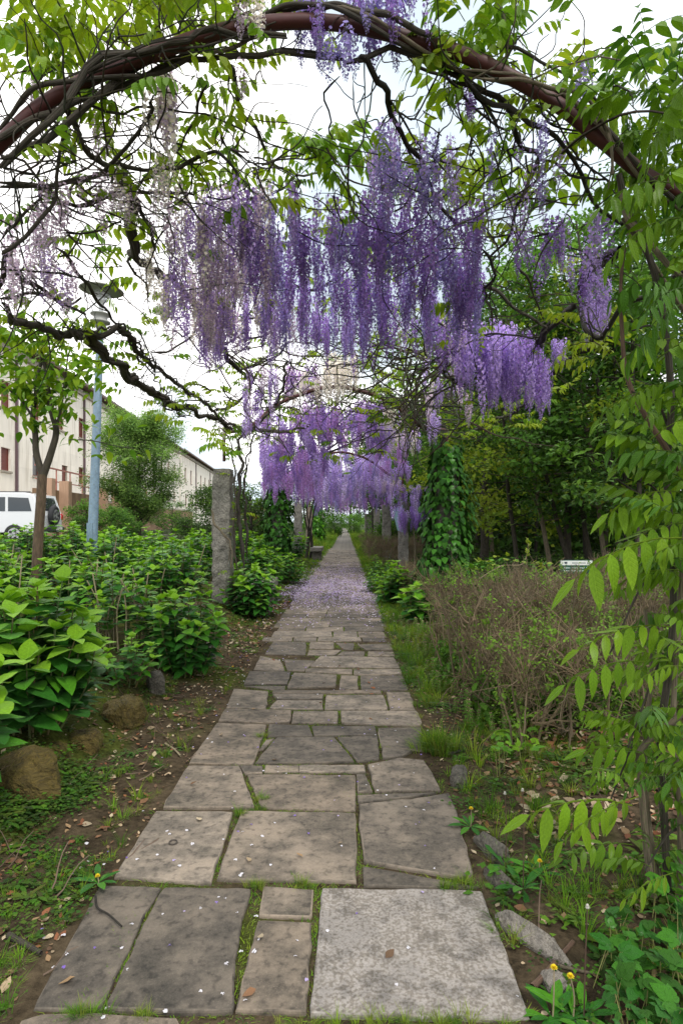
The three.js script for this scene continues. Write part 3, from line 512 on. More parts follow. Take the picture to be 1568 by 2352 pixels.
  w.branch(1, 9, [1000, 510, 1010, 600, 1040, 660, 1080, 690, 1130, 740, 1220, 755, 1350, 730, 1460, 715], { leaf: 0.4 }); w.branch(1, 12, [960, 390, 920, 480, 890, 560, 840, 630, 810, 700], {}); w.branch(1, 7, [640, 580, 660, 650, 720, 680, 790, 700], {});
  w.branch(1, 12, [590, 880, 640, 950, 690, 1060, 700, 1160, 730, 1240], {}); w.branch(1, 9, [280, 1070, 390, 1070, 480, 1050, 550, 1020], {}); w.branch(1, 12, [590, 885, 700, 890, 800, 880, 900, 905, 980, 950], {}); w.branch(1, 7, [1160, 345, 1210, 350], { d: [2.6, 2.6], twig: 2 });
  w.rac(76, 460, 620, 400, 740, ['lilac', 'lavender', 'lavender', 'lilac', 'white'], 0.22, 0.42, { loose: 0.35 }); w.rac(76, 370, 540, 420, 720, ['lilac', 'white', 'lilac', 'lavender'], 0.2, 0.42, { loose: 0.4 });
  w.rac(22, 0, 180, 400, 590, ['lilac'], 0.16, 0.3, { loose: 0.9 }); w.rac(12, 180, 320, 380, 480, ['lilac'], 0.14, 0.24, { loose: 0.9 }); w.rac(8, 90, 170, 560, 640, ['lilac', 'lavender'], 0.16, 0.24, { loose: 0.6 }); w.rac(14, 240, 420, 300, 440, ['lilac', 'white'], 0.15, 0.3, { loose: 0.8 });
  w.rac(12, 455, 510, 700, 760, ['violet', 'lavender'], 0.3, 0.45, {}); w.rac(24, 480, 640, 640, 780, ['lilac', 'lavender', 'violet'], 0.25, 0.4, { loose: 0.4 }); w.rac(5, 320, 370, 560, 620, ['white'], 0.2, 0.35, { loose: 1 });
  w.rac(26, 560, 640, 830, 960, ['violet', 'lilac', 'lavender'], 0.25, 0.45, { max: 10 }); w.rac(7, 485, 520, 960, 985, ['lilac'], 0.2, 0.3, { d: [9.5, 10], loose: 0.8 });
  w.lea(38, 400, 700, 320, 420, 0.13, 0.22, { max: 4.6 }); w.lea(12, 120, 420, 330, 480, 0.12, 0.2); w.lea(14, 180, 300, 520, 585, 0.14, 0.2, { d: [3, 4] }); w.lea(20, 120, 420, 700, 800, 0.12, 0.18);
  w.lea(14, 470, 560, 990, 1050, 0.25, 0.4, { d: [9.2, 10], g: [PIN[1], PIN[0]] }); w.lea(30, 500, 620, 780, 950, 0.12, 0.2);
  w.tangle(90, 40, 640, 300, 800, 0.6, 0.005); w.tangle(70, 480, 700, 780, 1000, 0.8, 0.008, { max: 10 });
  w.done();
}
{ // the violet wisteria over the middle and right of the first bay
  const w = new Vine('wisteria_vine', 'deep violet wisteria hanging thickly over the middle of the path and down to the right', [1.45, groundH(1.5, -9.6), -9.6]);
  const dk = { m: barkDark };
  w.branch(1, 9, [1560, 350, 1495, 400, 1490, 470, 1510, 550, 1510, 600, 1525, 650], { d: [2.6, 2.9], leaf: 0.1, twig: 0.4 });
  w.branch(2, 22, [60, 270, 100, 270, 170, 340, 210, 410, 230, 500, 280, 600, 320, 680, 360, 750, 400, 830, 440, 920, 500, 990, 560, 1040], dk);
  w.branch(2, 20, [520, 340, 600, 400, 680, 450, 760, 520, 830, 640, 860, 700, 890, 750, 850, 870, 820, 920, 790, 1000, 760, 1100, 690, 1190], dk);
  w.branch(2, 20, [560, 360, 660, 470, 780, 500, 850, 570, 950, 600, 1020, 680, 1080, 770, 1120, 880, 1180, 960, 1250, 1010, 1290, 1030], dk);
  w.branch(2, 12, [890, 740, 960, 750, 1050, 790, 1150, 810, 1230, 830], {}); w.branch(2, 9, [660, 480, 690, 570, 740, 680, 800, 760, 850, 800], {}); w.branch(2, 8, [640, 1080, 750, 1080, 880, 1070, 990, 1100, 1080, 1150, 1150, 1190], {}); w.branch(2, 8, [760, 880, 840, 910, 950, 930, 1100, 930], {});
  w.branch(2, 6, [40, 390, 60, 500, 100, 590, 150, 660], { d: [2.6, 3], leaf: 0.1 }); w.branch(2, 8, [440, 600, 430, 700, 430, 800], { d: [2.8, 3] }); w.branch(2, 12, [300, 260, 400, 330, 500, 360, 600, 480, 680, 560, 760, 600], dk); w.branch(2, 9, [230, 500, 330, 560, 420, 400, 470, 300], {});
  w.branch(2, 9, [420, 290, 480, 380, 560, 520, 600, 632], { d: [2.6, 2.9], leaf: 0.1 }); w.branch(2, 10, [860, 500, 940, 560, 1040, 590, 1140, 600], dk); w.branch(2, 9, [780, 410, 860, 470, 960, 530, 1020, 620, 1120, 740, 1230, 830], {});
  w.branch(4, 38, [1290, 20, 1240, 50, 1180, 90, 1120, 150, 1070, 230, 1020, 290, 960, 350, 930, 420, 910, 470, 860, 510], { d: [3.1, 5.2], m: barkDark, twig: 0.25, leaf: 0.3 });
  w.branch(4, 22, [1060, 230, 1100, 300, 1110, 380, 1150, 410, 1200, 410, 1250, 340, 1310, 270, 1430, 200, 1500, 150, 1600, 100], { d: [3.9, 3.2], m: barkDark, leaf: 0.3, twig: 0.2 });
  w.branch(4, 24, [940, 600, 1010, 550, 1060, 510, 1120, 470, 1170, 430], { d: [5.2, 4.2], m: barkDark, leaf: 0.7, twig: 0.12 });
  w.branch(4, 16, [370, 70, 430, 120, 510, 160, 600, 180, 680, 200, 760, 250, 830, 300, 890, 350, 930, 385], { m: bark }); w.branch(4, 9, [790, 90, 850, 160, 890, 240, 930, 330], {}); w.branch(4, 12, [640, 10, 690, 90, 700, 150, 660, 200, 650, 250, 600, 290], dk);
  w.branch(4, 10, [370, 330, 460, 360, 540, 370, 620, 400, 720, 410, 850, 420, 910, 430], dk); w.branch(4, 9, [480, 530, 480, 590, 530, 630, 590, 620, 660, 580], dk); w.branch(4, 10, [0, 400, 60, 440, 130, 460, 220, 430, 270, 350], {});
  w.branch(4, 14, [0, 50, 80, 100, 150, 130], dk); w.branch(4, 13, [560, 360, 520, 440, 480, 520, 400, 640, 320, 740], { d: [6.5, 10], m: bark }); w.branch(4, 10, [930, 600, 800, 760, 700, 800, 600, 850, 530, 880], { d: [5.4, 9.5], leaf: 0.8, twig: 0.1 }); w.branch(4, 10, [150, 640, 250, 700, 330, 790, 400, 850, 480, 880], { d: [9.5, 9.9], m: bark });
  w.rac(76, 550, 710, 410, 760, ['violet', 'blue', 'lavender'], 0.26, 0.46, { loose: 0.45 }); w.rac(74, 690, 850, 430, 770, ['violet', 'blue', 'violet'], 0.25, 0.46, { loose: 0.45 });
  w.rac(92, 820, 1000, 430, 730, ['violet', 'violet', 'blue'], 0.28, 0.5, { loose: 0.4 }); w.rac(44, 980, 1100, 430, 680, ['violet', 'blue'], 0.26, 0.42, { loose: 0.2 }); w.rac(20, 850, 910, 250, 400, ['lavender', 'blue'], 0.2, 0.36, { loose: 0.6 });
  w.rac(22, 900, 1050, 300, 400, ['blue', 'lavender'], 0.18, 0.3, { loose: 0.6 }); w.rac(54, 620, 1080, 660, 780, ['violet', 'lavender', 'lilac'], 0.25, 0.45, { loose: 0.5 }); w.rac(9, 715, 765, 710, 730, ['violet'], 0.3, 0.4, { loose: 0 });
  w.rac(50, 1050, 1180, 720, 830, ['lavender', 'lavender', 'violet'], 0.4, 0.58, { d: [4.9, 6], loose: 0.1 }); w.rac(42, 1140, 1258, 755, 850, ['lavender', 'violet'], 0.36, 0.5, { d: [4.6, 5.4], loose: 0.1 });
  w.rac(20, 970, 1080, 760, 900, ['lavender', 'lilac'], 0.3, 0.5, { d: [6, 8], loose: 0.4 }); w.rac(10, 1340, 1388, 660, 700, ['lavender'], 0.2, 0.3, { d: [3.8, 4.1], loose: 0 }); w.rac(5, 1270, 1300, 770, 790, ['lavender'], 0.16, 0.26, { d: [4.5, 4.8], loose: 0 });
  w.rac(22, 1180, 1400, 480, 640, ['lavender', 'violet'], 0.2, 0.34, { loose: 0.6 }); w.rac(12, 1100, 1290, 240, 460, ['lavender', 'blue'], 0.15, 0.3, { loose: 0.7 }); w.rac(10, 985, 1010, 930, 980, ['lavender'], 0.25, 0.4, { d: [9, 9.6] });
  w.lea(34, 690, 1010, 330, 420, 0.12, 0.2, { max: 4.4 }); w.lea(24, 1010, 1250, 380, 460, 0.17, 0.26, { max: 4, m: [WL[0], WL[2], WL[1]] }); w.lea(16, 1060, 1420, 240, 560, 0.16, 0.24, { max: 4 }); w.lea(56, 600, 1080, 440, 720, 0.14, 0.24, { m: [WL[2], WL[0]] }); w.lea(14, 730, 790, 340, 400, 0.2, 0.3, { d: [3.2, 3.6], m: [WL[1], WL[3]] });
  w.lea(40, 850, 950, 760, 900, 0.16, 0.26, { max: 9.6 }); w.lea(40, 1060, 1300, 850, 980, 0.14, 0.24, { d: [5.5, 9], m: [WL[2], WL[0]] }); w.lea(24, 1300, 1420, 720, 830, 0.1, 0.2, { d: [3.6, 4.2], m: [WL[2]] });
  w.tangle(90, 660, 1300, 330, 760, 0.6, 0.005); w.tangle(110, 840, 1080, 780, 1000, 1, 0.009, { max: 10 }); w.tangle(60, 700, 900, 760, 900, 0.6, 0.006, { max: 10 });
  w.done();
}
{ // white wisteria on the second arch
  const w = new Vine('wisteria_vine', 'small creamy white wisteria hanging under the middle of the second arch', [1.4, groundH(1.4, -10.4), -10.4]);
  const P = archPts(0.25, -2, 1.64).slice(8, 18).map(([x, y]) => V(x, y + 0.05, -10.1)); part('branch', new GB().tube([V(1.5, 0.1, -10.4), V(1.46, 1.5, -10.3), V(1.5, 2.6, -10.2), ...P.reverse()], [0.03, 0.012], 7, undefined, 70).geo(), barkDark, w.t);
  w.rac(34, 742, 818, 805, 850, ['white'], 0.4, 0.62, { d: [9.2, 10.2], loose: 0 }); w.rac(10, 690, 740, 840, 880, ['white', 'lilac'], 0.3, 0.45, { d: [9.6, 10.2] }); w.rac(8, 870, 910, 930, 960, ['white'], 0.3, 0.45, { d: [10, 11], loose: 0.4 });
  w.lea(34, 840, 960, 880, 980, 0.2, 0.34, { d: [9.5, 10.5] }); w.lea(20, 700, 900, 770, 870, 0.16, 0.26, { d: [9, 10.5] }); w.tangle(110, 690, 980, 800, 960, 0.9, 0.008, { d: [9.5, 11] }); w.tangle(50, 900, 1040, 900, 1000, 1.2, 0.011, { d: [9.6, 10.6] });
  w.done();
}
{ // the great violet mass of the second bay
  const w = new Vine('wisteria_vine', 'wide violet and mauve wisteria over the second bay, spilling beside the left ivy pillar', [-1.75, groundH(-1.7, -17.6), -17.6]);
  for (const [a, b] of [[-2.2, 0.5], [-2.3, -0.3]]) part('branch', new GB().tube([V(a, 0, -18.3), V(a + 0.08, 1.2, -18.3), V(a, 2.5, -18), V(-1.2, 3.1, -16.5), V(b * 0.5, 3.5, -14.5), V(b, 3.5, -12)], [0.05, 0.018], 7, undefined, 60).geo(), barkDark, w.t);
  w.rac(170, 600, 750, 925, 1085, ['violet', 'mauve', 'lavender', 'violet'], 0.28, 0.7, { d: [11, 17], loose: 0 }); w.rac(105, 690, 885, 915, 985, ['violet', 'violet', 'lavender', 'mauve'], 0.42, 0.7, { d: [10.8, 15], loose: 0 });
  w.rac(120, 600, 730, 1015, 1110, ['mauve', 'lavender'], 0.4, 0.62, { d: [15, 19], loose: 0 }); w.rac(26, 660, 740, 830, 880, ['violet', 'mauve', 'white'], 0.4, 0.6, { d: [10.4, 12], loose: 0.2 }); w.rac(50, 845, 940, 1010, 1075, ['lavender', 'mauve'], 0.36, 0.5, { d: [15.5, 17.5], loose: 0 });
  w.rac(30, 880, 960, 940, 1010, ['lilac', 'lavender', 'white'], 0.3, 0.5, { d: [11, 14], loose: 0.4 }); w.lea(60, 620, 900, 900, 1060, 0.25, 0.38, { d: [10.6, 14] }); w.lea(20, 560, 640, 960, 1020, 0.2, 0.3, { d: [11, 14] });
  w.tangle(80, 580, 900, 880, 1040, 1.0, 0.009, { d: [10.6, 15] });
  w.done();
}
{ // lavender curtain of the third bay
  const w = new Vine('wisteria_vine', 'pale lavender wisteria curtain across the path beyond the violet one, trunk dark and twisted', [-1.62, groundH(-1.6, -25.2), -25.2]);
  for (const [a, b, c] of [[-1.7, -1.35, 0.05], [-1.55, -1.75, 0.045], [-1.64, -1.2, 0.04], [-1.5, -1.6, 0.035]]) part('branch', new GB().tube([V(a, -0.1, -25.2), V(a + 0.1, 0.7, -25.3), V((a + b) / 2, 1.5, -25.1), V(b, 2.4, -25), V(b + 0.5, 3.1, -24.2), V(0.2, 3.4, -22.5)], [c, 0.02], 7, undefined, 50).geo(), barkDark, w.t);
  w.rac(300, 685, 895, 1025, 1110, ['lavender', 'pale', 'pale', 'lavender', 'blue'], 0.35, 1.0, { d: [18.5, 24], loose: 0 }); w.rac(80, 625, 740, 1065, 1120, ['mauve', 'violet', 'lavender'], 0.35, 0.9, { d: [20, 25], loose: 0 });
  w.rac(140, 725, 895, 1090, 1145, ['violet', 'mauve', 'blue'], 0.4, 1.0, { d: [26, 33], loose: 0 }); w.lea(30, 680, 900, 1030, 1090, 0.25, 0.36, { d: [19, 24] }); w.tangle(50, 700, 880, 1040, 1090, 1.2, 0.012, { d: [18.5, 24] });
  w.done();
}
{ // far end of the tunnel
  const w = new Vine('wisteria_vine', 'distant dusky violet wisteria at the far end of the tunnel over the path', [1.6, groundH(1.6, -35), -35]);
  part('branch', new GB().tube([V(1.55, 0, -35), V(1.5, 1.5, -35), V(1.4, 2.6, -35), V(0.6, 3.3, -35.5), V(-0.4, 3.4, -36)], [0.06, 0.02], 7, undefined, 30).geo(), barkDark, w.t);
  w.rac(90, 735, 860, 1115, 1150, ['violet', 'mauve'], 0.5, 0.8, { d: [36, 46], loose: 0 }); w.rac(30, 760, 830, 1150, 1165, ['mauve', 'lavender'], 0.5, 0.7, { d: [46, 52], loose: 0 }); w.lea(60, 740, 870, 1120, 1170, 0.4, 0.6, { d: [38, 52], m: [WL[3], WG[3]] });
  w.done();
}
{ // the young plant on the second right pillar
  const w = new Vine('wisteria_vine', 'bright lavender wisteria hanging round the second pillar right of the path', [1.85, groundH(1.85, -17.4), -17.4]);
  part('branch', new GB().tube([V(1.9, 0, -17.3), V(1.95, 0.9, -17.35), V(1.85, 1.7, -17.4), V(1.7, 2.3, -17.6), V(1.3, 2.7, -17.8)], [0.022, 0.01], 6, undefined, 24).geo(), barkPale, w.t);
  w.rac(44, 885, 990, 1110, 1175, ['lavender', 'pale', 'violet'], 0.3, 0.5, { d: [16.9, 17.6], loose: 0 }); w.rac(22, 915, 975, 1160, 1195, ['lavender', 'violet'], 0.34, 0.5, { d: [16.8, 17.2], loose: 0 }); w.rac(14, 880, 930, 1090, 1130, ['lilac', 'lavender'], 0.4, 0.5, { d: [17.5, 19], loose: 0.2 });
  w.lea(14, 890, 985, 1085, 1130, 0.2, 0.3, { d: [17, 18], m: [WL[2]] }); w.done();
}

// ---------------------------------------------------------------- the leafy climber at the right edge, close to the camera
{
  const w = new Vine('wisteria_vine', 'leafy climber with large lime leaflets filling the right edge, thin brown stems', [1.28, groundH(1.28, -2.5), -2.5]);
  const stem = (pts, r0, r1, m = bark, seg = 40) => part('stem', new GB().tube(pts.map((p) => at(...p)), [r0, r1], 8, undefined, seg).geo(), m, w.t);
  stem([[1535, 2100, 2.5], [1525, 1900, 2.5], [1515, 1700, 2.52], [1540, 1500, 2.5], [1545, 1300, 2.5], [1530, 1100, 2.5], [1540, 900, 2.45], [1500, 620, 2.42], [1440, 480, 2.4], [1420, 400, 2.38]], 0.016, 0.012);
  stem([[1560, 2100, 2.45], [1560, 1850, 2.45], [1545, 1650, 2.4], [1560, 1400, 2.4], [1580, 1100, 2.4]], 0.012, 0.009, barkPale);
  stem([[1500, 2060, 2.45], [1485, 1960, 2.45], [1470, 1800, 2.42], [1462, 1740, 2.42], [1500, 1690, 2.4], [1568, 1640, 2.38]], 0.014, 0.011, barkPale);
  stem([[1515, 2040, 2.6], [1490, 1900, 2.6], [1480, 1700, 2.6], [1495, 1550, 2.6], [1480, 1400, 2.6]], 0.012, 0.007, barkPale);
  stem([[1434, 565, 2.5], [1427, 620, 2.5], [1424, 680, 2.5], [1428, 770, 2.5], [1434, 840, 2.5], [1449, 895, 2.48], [1484, 960, 2.46], [1519, 1015, 2.45], [1560, 1080, 2.44]], 0.006, 0.012, barkRed);
  stem([[1424, 420, 2.4], [1440, 500, 2.38], [1480, 545, 2.36], [1530, 605, 2.34], [1590, 660, 2.32]], 0.013, 0.01, barkPale);
  stem([[1430, 500, 2.42], [1470, 560, 2.45], [1520, 640, 2.45], [1600, 760, 2.45]], 0.01, 0.008, barkPale);
  for (const [u, v, u2, v2] of [[1500, 1300, 1400, 1500], [1520, 1500, 1440, 1720], [1480, 1650, 1400, 1840], [1540, 1000, 1450, 900], [1540, 1200, 1440, 1100], [1520, 800, 1450, 760], [1560, 1900, 1480, 2000]]) stem([[u, v, 2.5], [(u + u2) / 2 + 10, (v + v2) / 2 - 30, 2.45], [u2, v2, 2.4]], 0.006, 0.003, bark, 14);
  // sprays traced one by one: base, tip, depth
  const spray = (u0, v0, u1, v1, d, g = 0, m = 2, k = 1) => { const a = at(u0, v0, d), b = at(u1, v1, d * 0.97), L = a.distanceTo(b) * k; w.leaf(a, b.sub(a), L, WG[m], PINBIG[g], V(0.1, 1, 0.35)); };
  spray(1565, 1235, 1320, 1290, 2.2, 0, 2); spray(1580, 1200, 1400, 1250, 2.3, 3, 0); spray(1560, 1310, 1400, 1330, 2.3, 1, 0); spray(1480, 1520, 1300, 1545, 2.25, 0, 0); spray(1540, 1440, 1335, 1460, 2.3, 3, 2); spray(1570, 1530, 1460, 1550, 2.1, 1, 2);
  spray(1450, 1850, 1225, 1840, 2.15, 0, 2); spray(1465, 1830, 1290, 1910, 2.05, 1, 2); spray(1430, 1790, 1370, 1760, 2.2, 3, 0); spray(1545, 2005, 1440, 2050, 1.95, 2, 2); spray(1500, 1745, 1360, 1700, 2.4, 0, 0); spray(1480, 1640, 1340, 1700, 2.5, 1, 0); spray(1450, 1940, 1300, 1950, 2.3, 3, 1);
  spray(1560, 1130, 1400, 1150, 2.3, 0, 2); spray(1530, 1050, 1420, 1060, 2.4, 3, 0); spray(1560, 700, 1440, 800, 2.2, 2, 3); spray(1568, 660, 1480, 700, 2, 0, 3); spray(1480, 900, 1375, 940, 2.4, 0, 1); spray(1550, 880, 1440, 900, 2.3, 1, 0); spray(1560, 500, 1400, 560, 2.2, 1, 0); spray(1540, 420, 1380, 440, 2.15, 0, 1); spray(1568, 260, 1480, 330, 2, 2, 1);
  const mix = PIN.concat(PINBIG);
  w.lea(50, 1450, 1620, 280, 560, 0.16, 0.26, { d: [2.1, 2.8], m: [WG[0], WG[1], WG[3], WG[2]], g: mix }); w.lea(76, 1490, 1660, 540, 1000, 0.16, 0.27, { d: [2.1, 2.9], m: WG, g: mix });
  w.lea(90, 1490, 1680, 950, 1350, 0.16, 0.28, { d: [2.1, 2.9], m: WG, g: mix }); w.lea(84, 1470, 1640, 1340, 1800, 0.13, 0.24, { d: [2.2, 2.9], m: WG, g: mix }); w.lea(40, 1480, 1620, 1750, 2080, 0.12, 0.22, { d: [2.1, 2.7], m: [WG[1], WG[3]], g: mix });
  w.lea(40, 1450, 1640, 140, 340, 0.16, 0.26, { d: [2, 2.7], m: [WG[1], WG[3], WG[0]] }); w.lea(26, 1400, 1470, 1640, 1800, 0.09, 0.16, { d: [2.5, 2.9], m: [WG[0], WG[2]] });
  w.done();
}

// ---------------------------------------------------------------- hydrangeas
const HL = [leafGeo(1, 0.36, { droop: 0.25, fold: 0.22, n: 6, belly: 0.45 }), leafGeo(1, 0.32, { droop: 0.5, fold: 0.3, n: 6, belly: 0.42 }), leafGeo(1, 0.4, { droop: 0.1, fold: 0.15, n: 6, belly: 0.46, wave: 0.04 })];
function hydrangea(x, z, R, H, stems, leaf, label, o = {}) {
  const y = groundH(x, z), t = thing(o.name ?? 'hydrangea_bush', label, o.cat ?? 'bush', [x, y, z], o.group), st = new GB(), spare = new Map(), mats = o.m ?? HY; let n = 0;
  const leafAt = (p, d, s, m, up) => {
    const g = pick(HL), M = frame(p, d, up ?? V(rn() * 0.3, 1, rn() * 0.3), s);
    if (n++ < (o.single ?? 0)) return put('leaf', g, m, M, t);
    const k = g.uuid + m.uuid; if (!spare.has(k)) spare.set(k, [g, m, []]); spare.get(k)[2].push(M);
  };
  const list = [];
  for (let i = 0; i < stems; i++) { const a = i * 2.4 + rr(-0.3, 0.3), q = Math.sqrt((i + 0.5) / stems) * R; list.push([Math.cos(a) * q, Math.sin(a) * q, q / R]); }
  list.sort((a, b) => b[1] - a[1]);                                  // the stems nearest the camera first: their leaves are single parts
  for (const [sx, sz, e] of list) {
    const h = H * (1 - 0.45 * e * e) * rr(0.7, 1.12), p0 = V(x + sx * 0.45, y - 0.03, z + sz * 0.45), p1 = V(x + sx * 0.85 + rn() * 0.03, y + h * 0.55, z + sz * 0.85), p2 = V(x + sx * 1.05 + rn() * 0.05, y + h, z + sz * 1.05), c = new THREE.CatmullRomCurve3([p0, p1, p2]);
    st.tube([p0, p1, p2], [0.007, 0.004], 5, [rr(0.7, 1.2), rr(0.75, 1.1), rr(0.7, 1)], 8);
    const pairs = Math.max(3, Math.round(h * (o.lo ?? 0.7) / (leaf * 0.34)));
    for (let k = 0; k < pairs; k++) {
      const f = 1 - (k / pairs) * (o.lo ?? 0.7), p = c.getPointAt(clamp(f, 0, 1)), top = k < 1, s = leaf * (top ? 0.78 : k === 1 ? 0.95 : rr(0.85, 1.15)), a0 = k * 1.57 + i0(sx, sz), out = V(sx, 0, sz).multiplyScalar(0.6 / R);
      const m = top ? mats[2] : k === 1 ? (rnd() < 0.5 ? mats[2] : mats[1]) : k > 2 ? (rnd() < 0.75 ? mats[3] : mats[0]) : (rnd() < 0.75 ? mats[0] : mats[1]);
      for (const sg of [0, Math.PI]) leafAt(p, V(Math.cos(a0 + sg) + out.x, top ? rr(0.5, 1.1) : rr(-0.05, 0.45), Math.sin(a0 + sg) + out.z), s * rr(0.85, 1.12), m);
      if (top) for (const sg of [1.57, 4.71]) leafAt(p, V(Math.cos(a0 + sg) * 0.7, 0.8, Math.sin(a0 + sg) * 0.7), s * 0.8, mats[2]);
    }
  }
  if (o.canes) for (let k = 0; k < o.canes; k++) { const a = rr(0, 6.28), q = R * rr(0.2, 0.9), bx = x + Math.cos(a) * q, bz = z + Math.sin(a) * q; part('dry_cane', new GB().tube([V(bx, y, bz), V(bx + rn() * 0.08, y + H * 0.5, bz), V(bx + rn() * 0.2, y + H * rr(0.7, 1.02), bz + rn() * 0.1)], [0.008, 0.006], 5, [1, 1, 1], 6).geo(), caneMat, t); }
  const s = part('stems', st.geo(), stemMat, t); s.userData.kind = 'stuff';
  for (const [g, m, l] of spare.values()) inst('foliage', g, m, l, t);
  return t;
}
const i0 = (a, b) => (a * 37.7 + b * 91.3) % 6.28;
const stemMat = mat({ rgb: [0.13, 0.13, 0.05], vertexColors: true });
const caneMat = mat({ rgb: [0.36, 0.29, 0.2], map: barkMap, vertexColors: true });
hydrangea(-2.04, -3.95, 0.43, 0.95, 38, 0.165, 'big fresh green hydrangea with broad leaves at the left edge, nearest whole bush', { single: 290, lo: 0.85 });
hydrangea(-2.05, -3.0, 0.34, 0.72, 10, 0.2, 'hydrangea cut off by the left edge of the picture above the mossy boulder', { single: 120, lo: 0.8 });
hydrangea(-1.85, -2.45, 0.2, 0.42, 5, 0.16, 'low hydrangea shoot at the lower left edge of the picture', { single: 60, lo: 0.8 });
hydrangea(-1.62, -6.1, 0.42, 0.84, 26, 0.13, 'dark glossy hydrangea right in front of the left granite pillar', { single: 280, lo: 0.9 });
hydrangea(-2.25, -6.2, 0.4, 0.8, 16, 0.13, 'sparse hydrangea with pale dry canes between the big bush and the pillar', { single: 200, canes: 14, lo: 0.6 });
hydrangea(-1.9, -5.2, 0.3, 0.36, 10, 0.1, 'low hydrangea seedling beside the rocks of the bed', { single: 120, lo: 0.8 });
hydrangea(-1.55, -9.9, 0.46, 0.9, 26, 0.15, 'bright hydrangea leaning over the path edge just right of the left granite pillar', { single: 250, lo: 0.9 });
hydrangea(-1.75, -12.2, 0.5, 1.1, 24, 0.16, 'tall light green hydrangea behind the granite bench slab', { single: 120, lo: 0.85 });
hydrangea(-1.55, -15.4, 0.5, 0.75, 20, 0.14, 'dark hydrangea at the foot of the left ivy pillar', { single: 60, lo: 0.9 });
hydrangea(-1.95, -22, 0.6, 1.0, 18, 0.17, 'dull green bush between the left ivy pillar and the dark vine trunk', { lo: 0.9 });
const bed = [[-3.0, -6.9, 0.6, 1.15, 'third bush from the left edge in the front row'], [-3.9, -6.6, 0.6, 1.2, 'in front of the young tree trunk'], [-4.7, -7.6, 0.65, 1.3, 'at the left edge, level with the young tree'], [-2.4, -8.2, 0.6, 1.2, 'left of the granite pillar, middle row'], [-3.4, -8.8, 0.65, 1.3, 'in the middle of the bed, below the street lamp'], [-4.5, -9.6, 0.7, 1.35, 'behind the young tree'], [-5.7, -9.2, 0.7, 1.4, 'farthest left of the back rows'],
  [-2.9, -10.6, 0.65, 1.3, 'just behind the left granite pillar'], [-4.0, -11.4, 0.7, 1.4, 'with the brightest domed top, in the centre of the bed'], [-5.2, -12.2, 0.75, 1.35, 'below the white car'], [-6.6, -12.4, 0.8, 1.4, 'far left below the stair rail'], [-3.2, -13.6, 0.7, 1.3, 'below the rounded grey shrub'], [-4.6, -14.6, 0.8, 1.3, 'along the kerb, below the feathery tree'], [-6.2, -15.6, 0.9, 1.2, 'along the kerb, below the lamp post'], [-2.7, -16.4, 0.7, 1.25, 'left of the left ivy pillar'], [-3.8, -18.6, 0.8, 1.2, 'farthest back beside the street']];
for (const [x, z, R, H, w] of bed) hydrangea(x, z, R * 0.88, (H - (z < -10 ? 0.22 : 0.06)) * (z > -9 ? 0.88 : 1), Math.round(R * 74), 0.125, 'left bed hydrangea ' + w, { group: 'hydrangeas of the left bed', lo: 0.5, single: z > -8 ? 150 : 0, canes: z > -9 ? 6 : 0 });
hydrangea(0.98, -11.4, 0.42, 0.75, 26, 0.15, 'bright green hydrangea on the right edge of the path before the flower-hung pillar', { single: 200, lo: 0.9 });
hydrangea(1.12, -9.1, 0.26, 0.7, 10, 0.2, 'broad-leaved shoots at the foot of the large ivy on the right', { single: 90, lo: 0.8 });
hydrangea(0.78, -13.6, 0.4, 0.5, 18, 0.1, 'low leafy bush spilling onto the right edge of the path', { single: 60, lo: 0.9 });
hydrangea(0.9, -16.5, 0.4, 0.6, 16, 0.1, 'small green bush before the brown hedge on the right', { lo: 0.9 });

// ---------------------------------------------------------------- ivy columns
const IVY = leafGeo(1, 0.46, { droop: 0.2, fold: 0.12, n: 4, belly: 0.28 }), IVY2 = leafGeo(1, 0.42, { droop: 0.35, fold: 0.2, n: 4, belly: 0.3 });
function ivy(x, z, R, H, count, leaf, label, single, mats = IV, top = 0.8) {
  const y = groundH(x, z), t = thing('ivy', label, 'ivy', [x, y, z]), l = [], spare = new Map();
  for (let i = 0; i < count; i++) {
    const a = rr(0, 6.283), f = rnd(), h = f * H, r = R * (0.84 + 0.42 * fbm(Math.cos(a) * 1.1 + x, h * 2.4, Math.sin(a) * 1.1, 3) * 2 + 0.22 * Math.sin(Math.PI * Math.min(1, f * 1.15))) * lerp(1, top, sstep(0.7, 1, f)) * rr(0.75, 1.02), n = V(Math.cos(a), 0, Math.sin(a)), p = V(x + n.x * r, y + h, z + n.z * r);
    l.push([p, V(n.x * 0.75 + rn() * 0.4, -0.9 + rn() * 0.3, n.z * 0.75 + rn() * 0.4), V(n.x, 0.5, n.z), leaf * (0.45 + 0.8 * Math.pow(rnd(), 0.8)), n.z - Math.abs(n.x) * 0.2]);
  }
  l.sort((a, b) => b[4] - a[4]);
  l.forEach(([p, d, up, s], i) => {
    const g = rnd() < 0.5 ? IVY : IVY2, m = rnd() < 0.2 ? mats[2] : rnd() < 0.5 ? mats[0] : mats[1], M = frame(p, d, up, s);
    if (i < single) return put('leaf', g, m, M, t); const k = g.uuid + m.uuid; if (!spare.has(k)) spare.set(k, [g, m, []]); spare.get(k)[2].push(M);
  });
  for (let k = 0; k < 5; k++) { const a = k * 1.3, q = (f) => V(x + Math.cos(a + f) * R * 0.62, y + H * f, z + Math.sin(a + f) * R * 0.62); part('stem', new GB().tube([q(0), q(0.3), q(0.6), q(0.97)], [0.018, 0.007], 6, undefined, 20).geo(), bark, t); }
  for (const [g, m, ll] of spare.values()) inst('foliage', g, m, ll, t);
  return t;
}
ivy(1.64, -10, 0.37, 2.78, 2300, 0.1, 'tall column of dark heart-leaved ivy right of the path', 300);
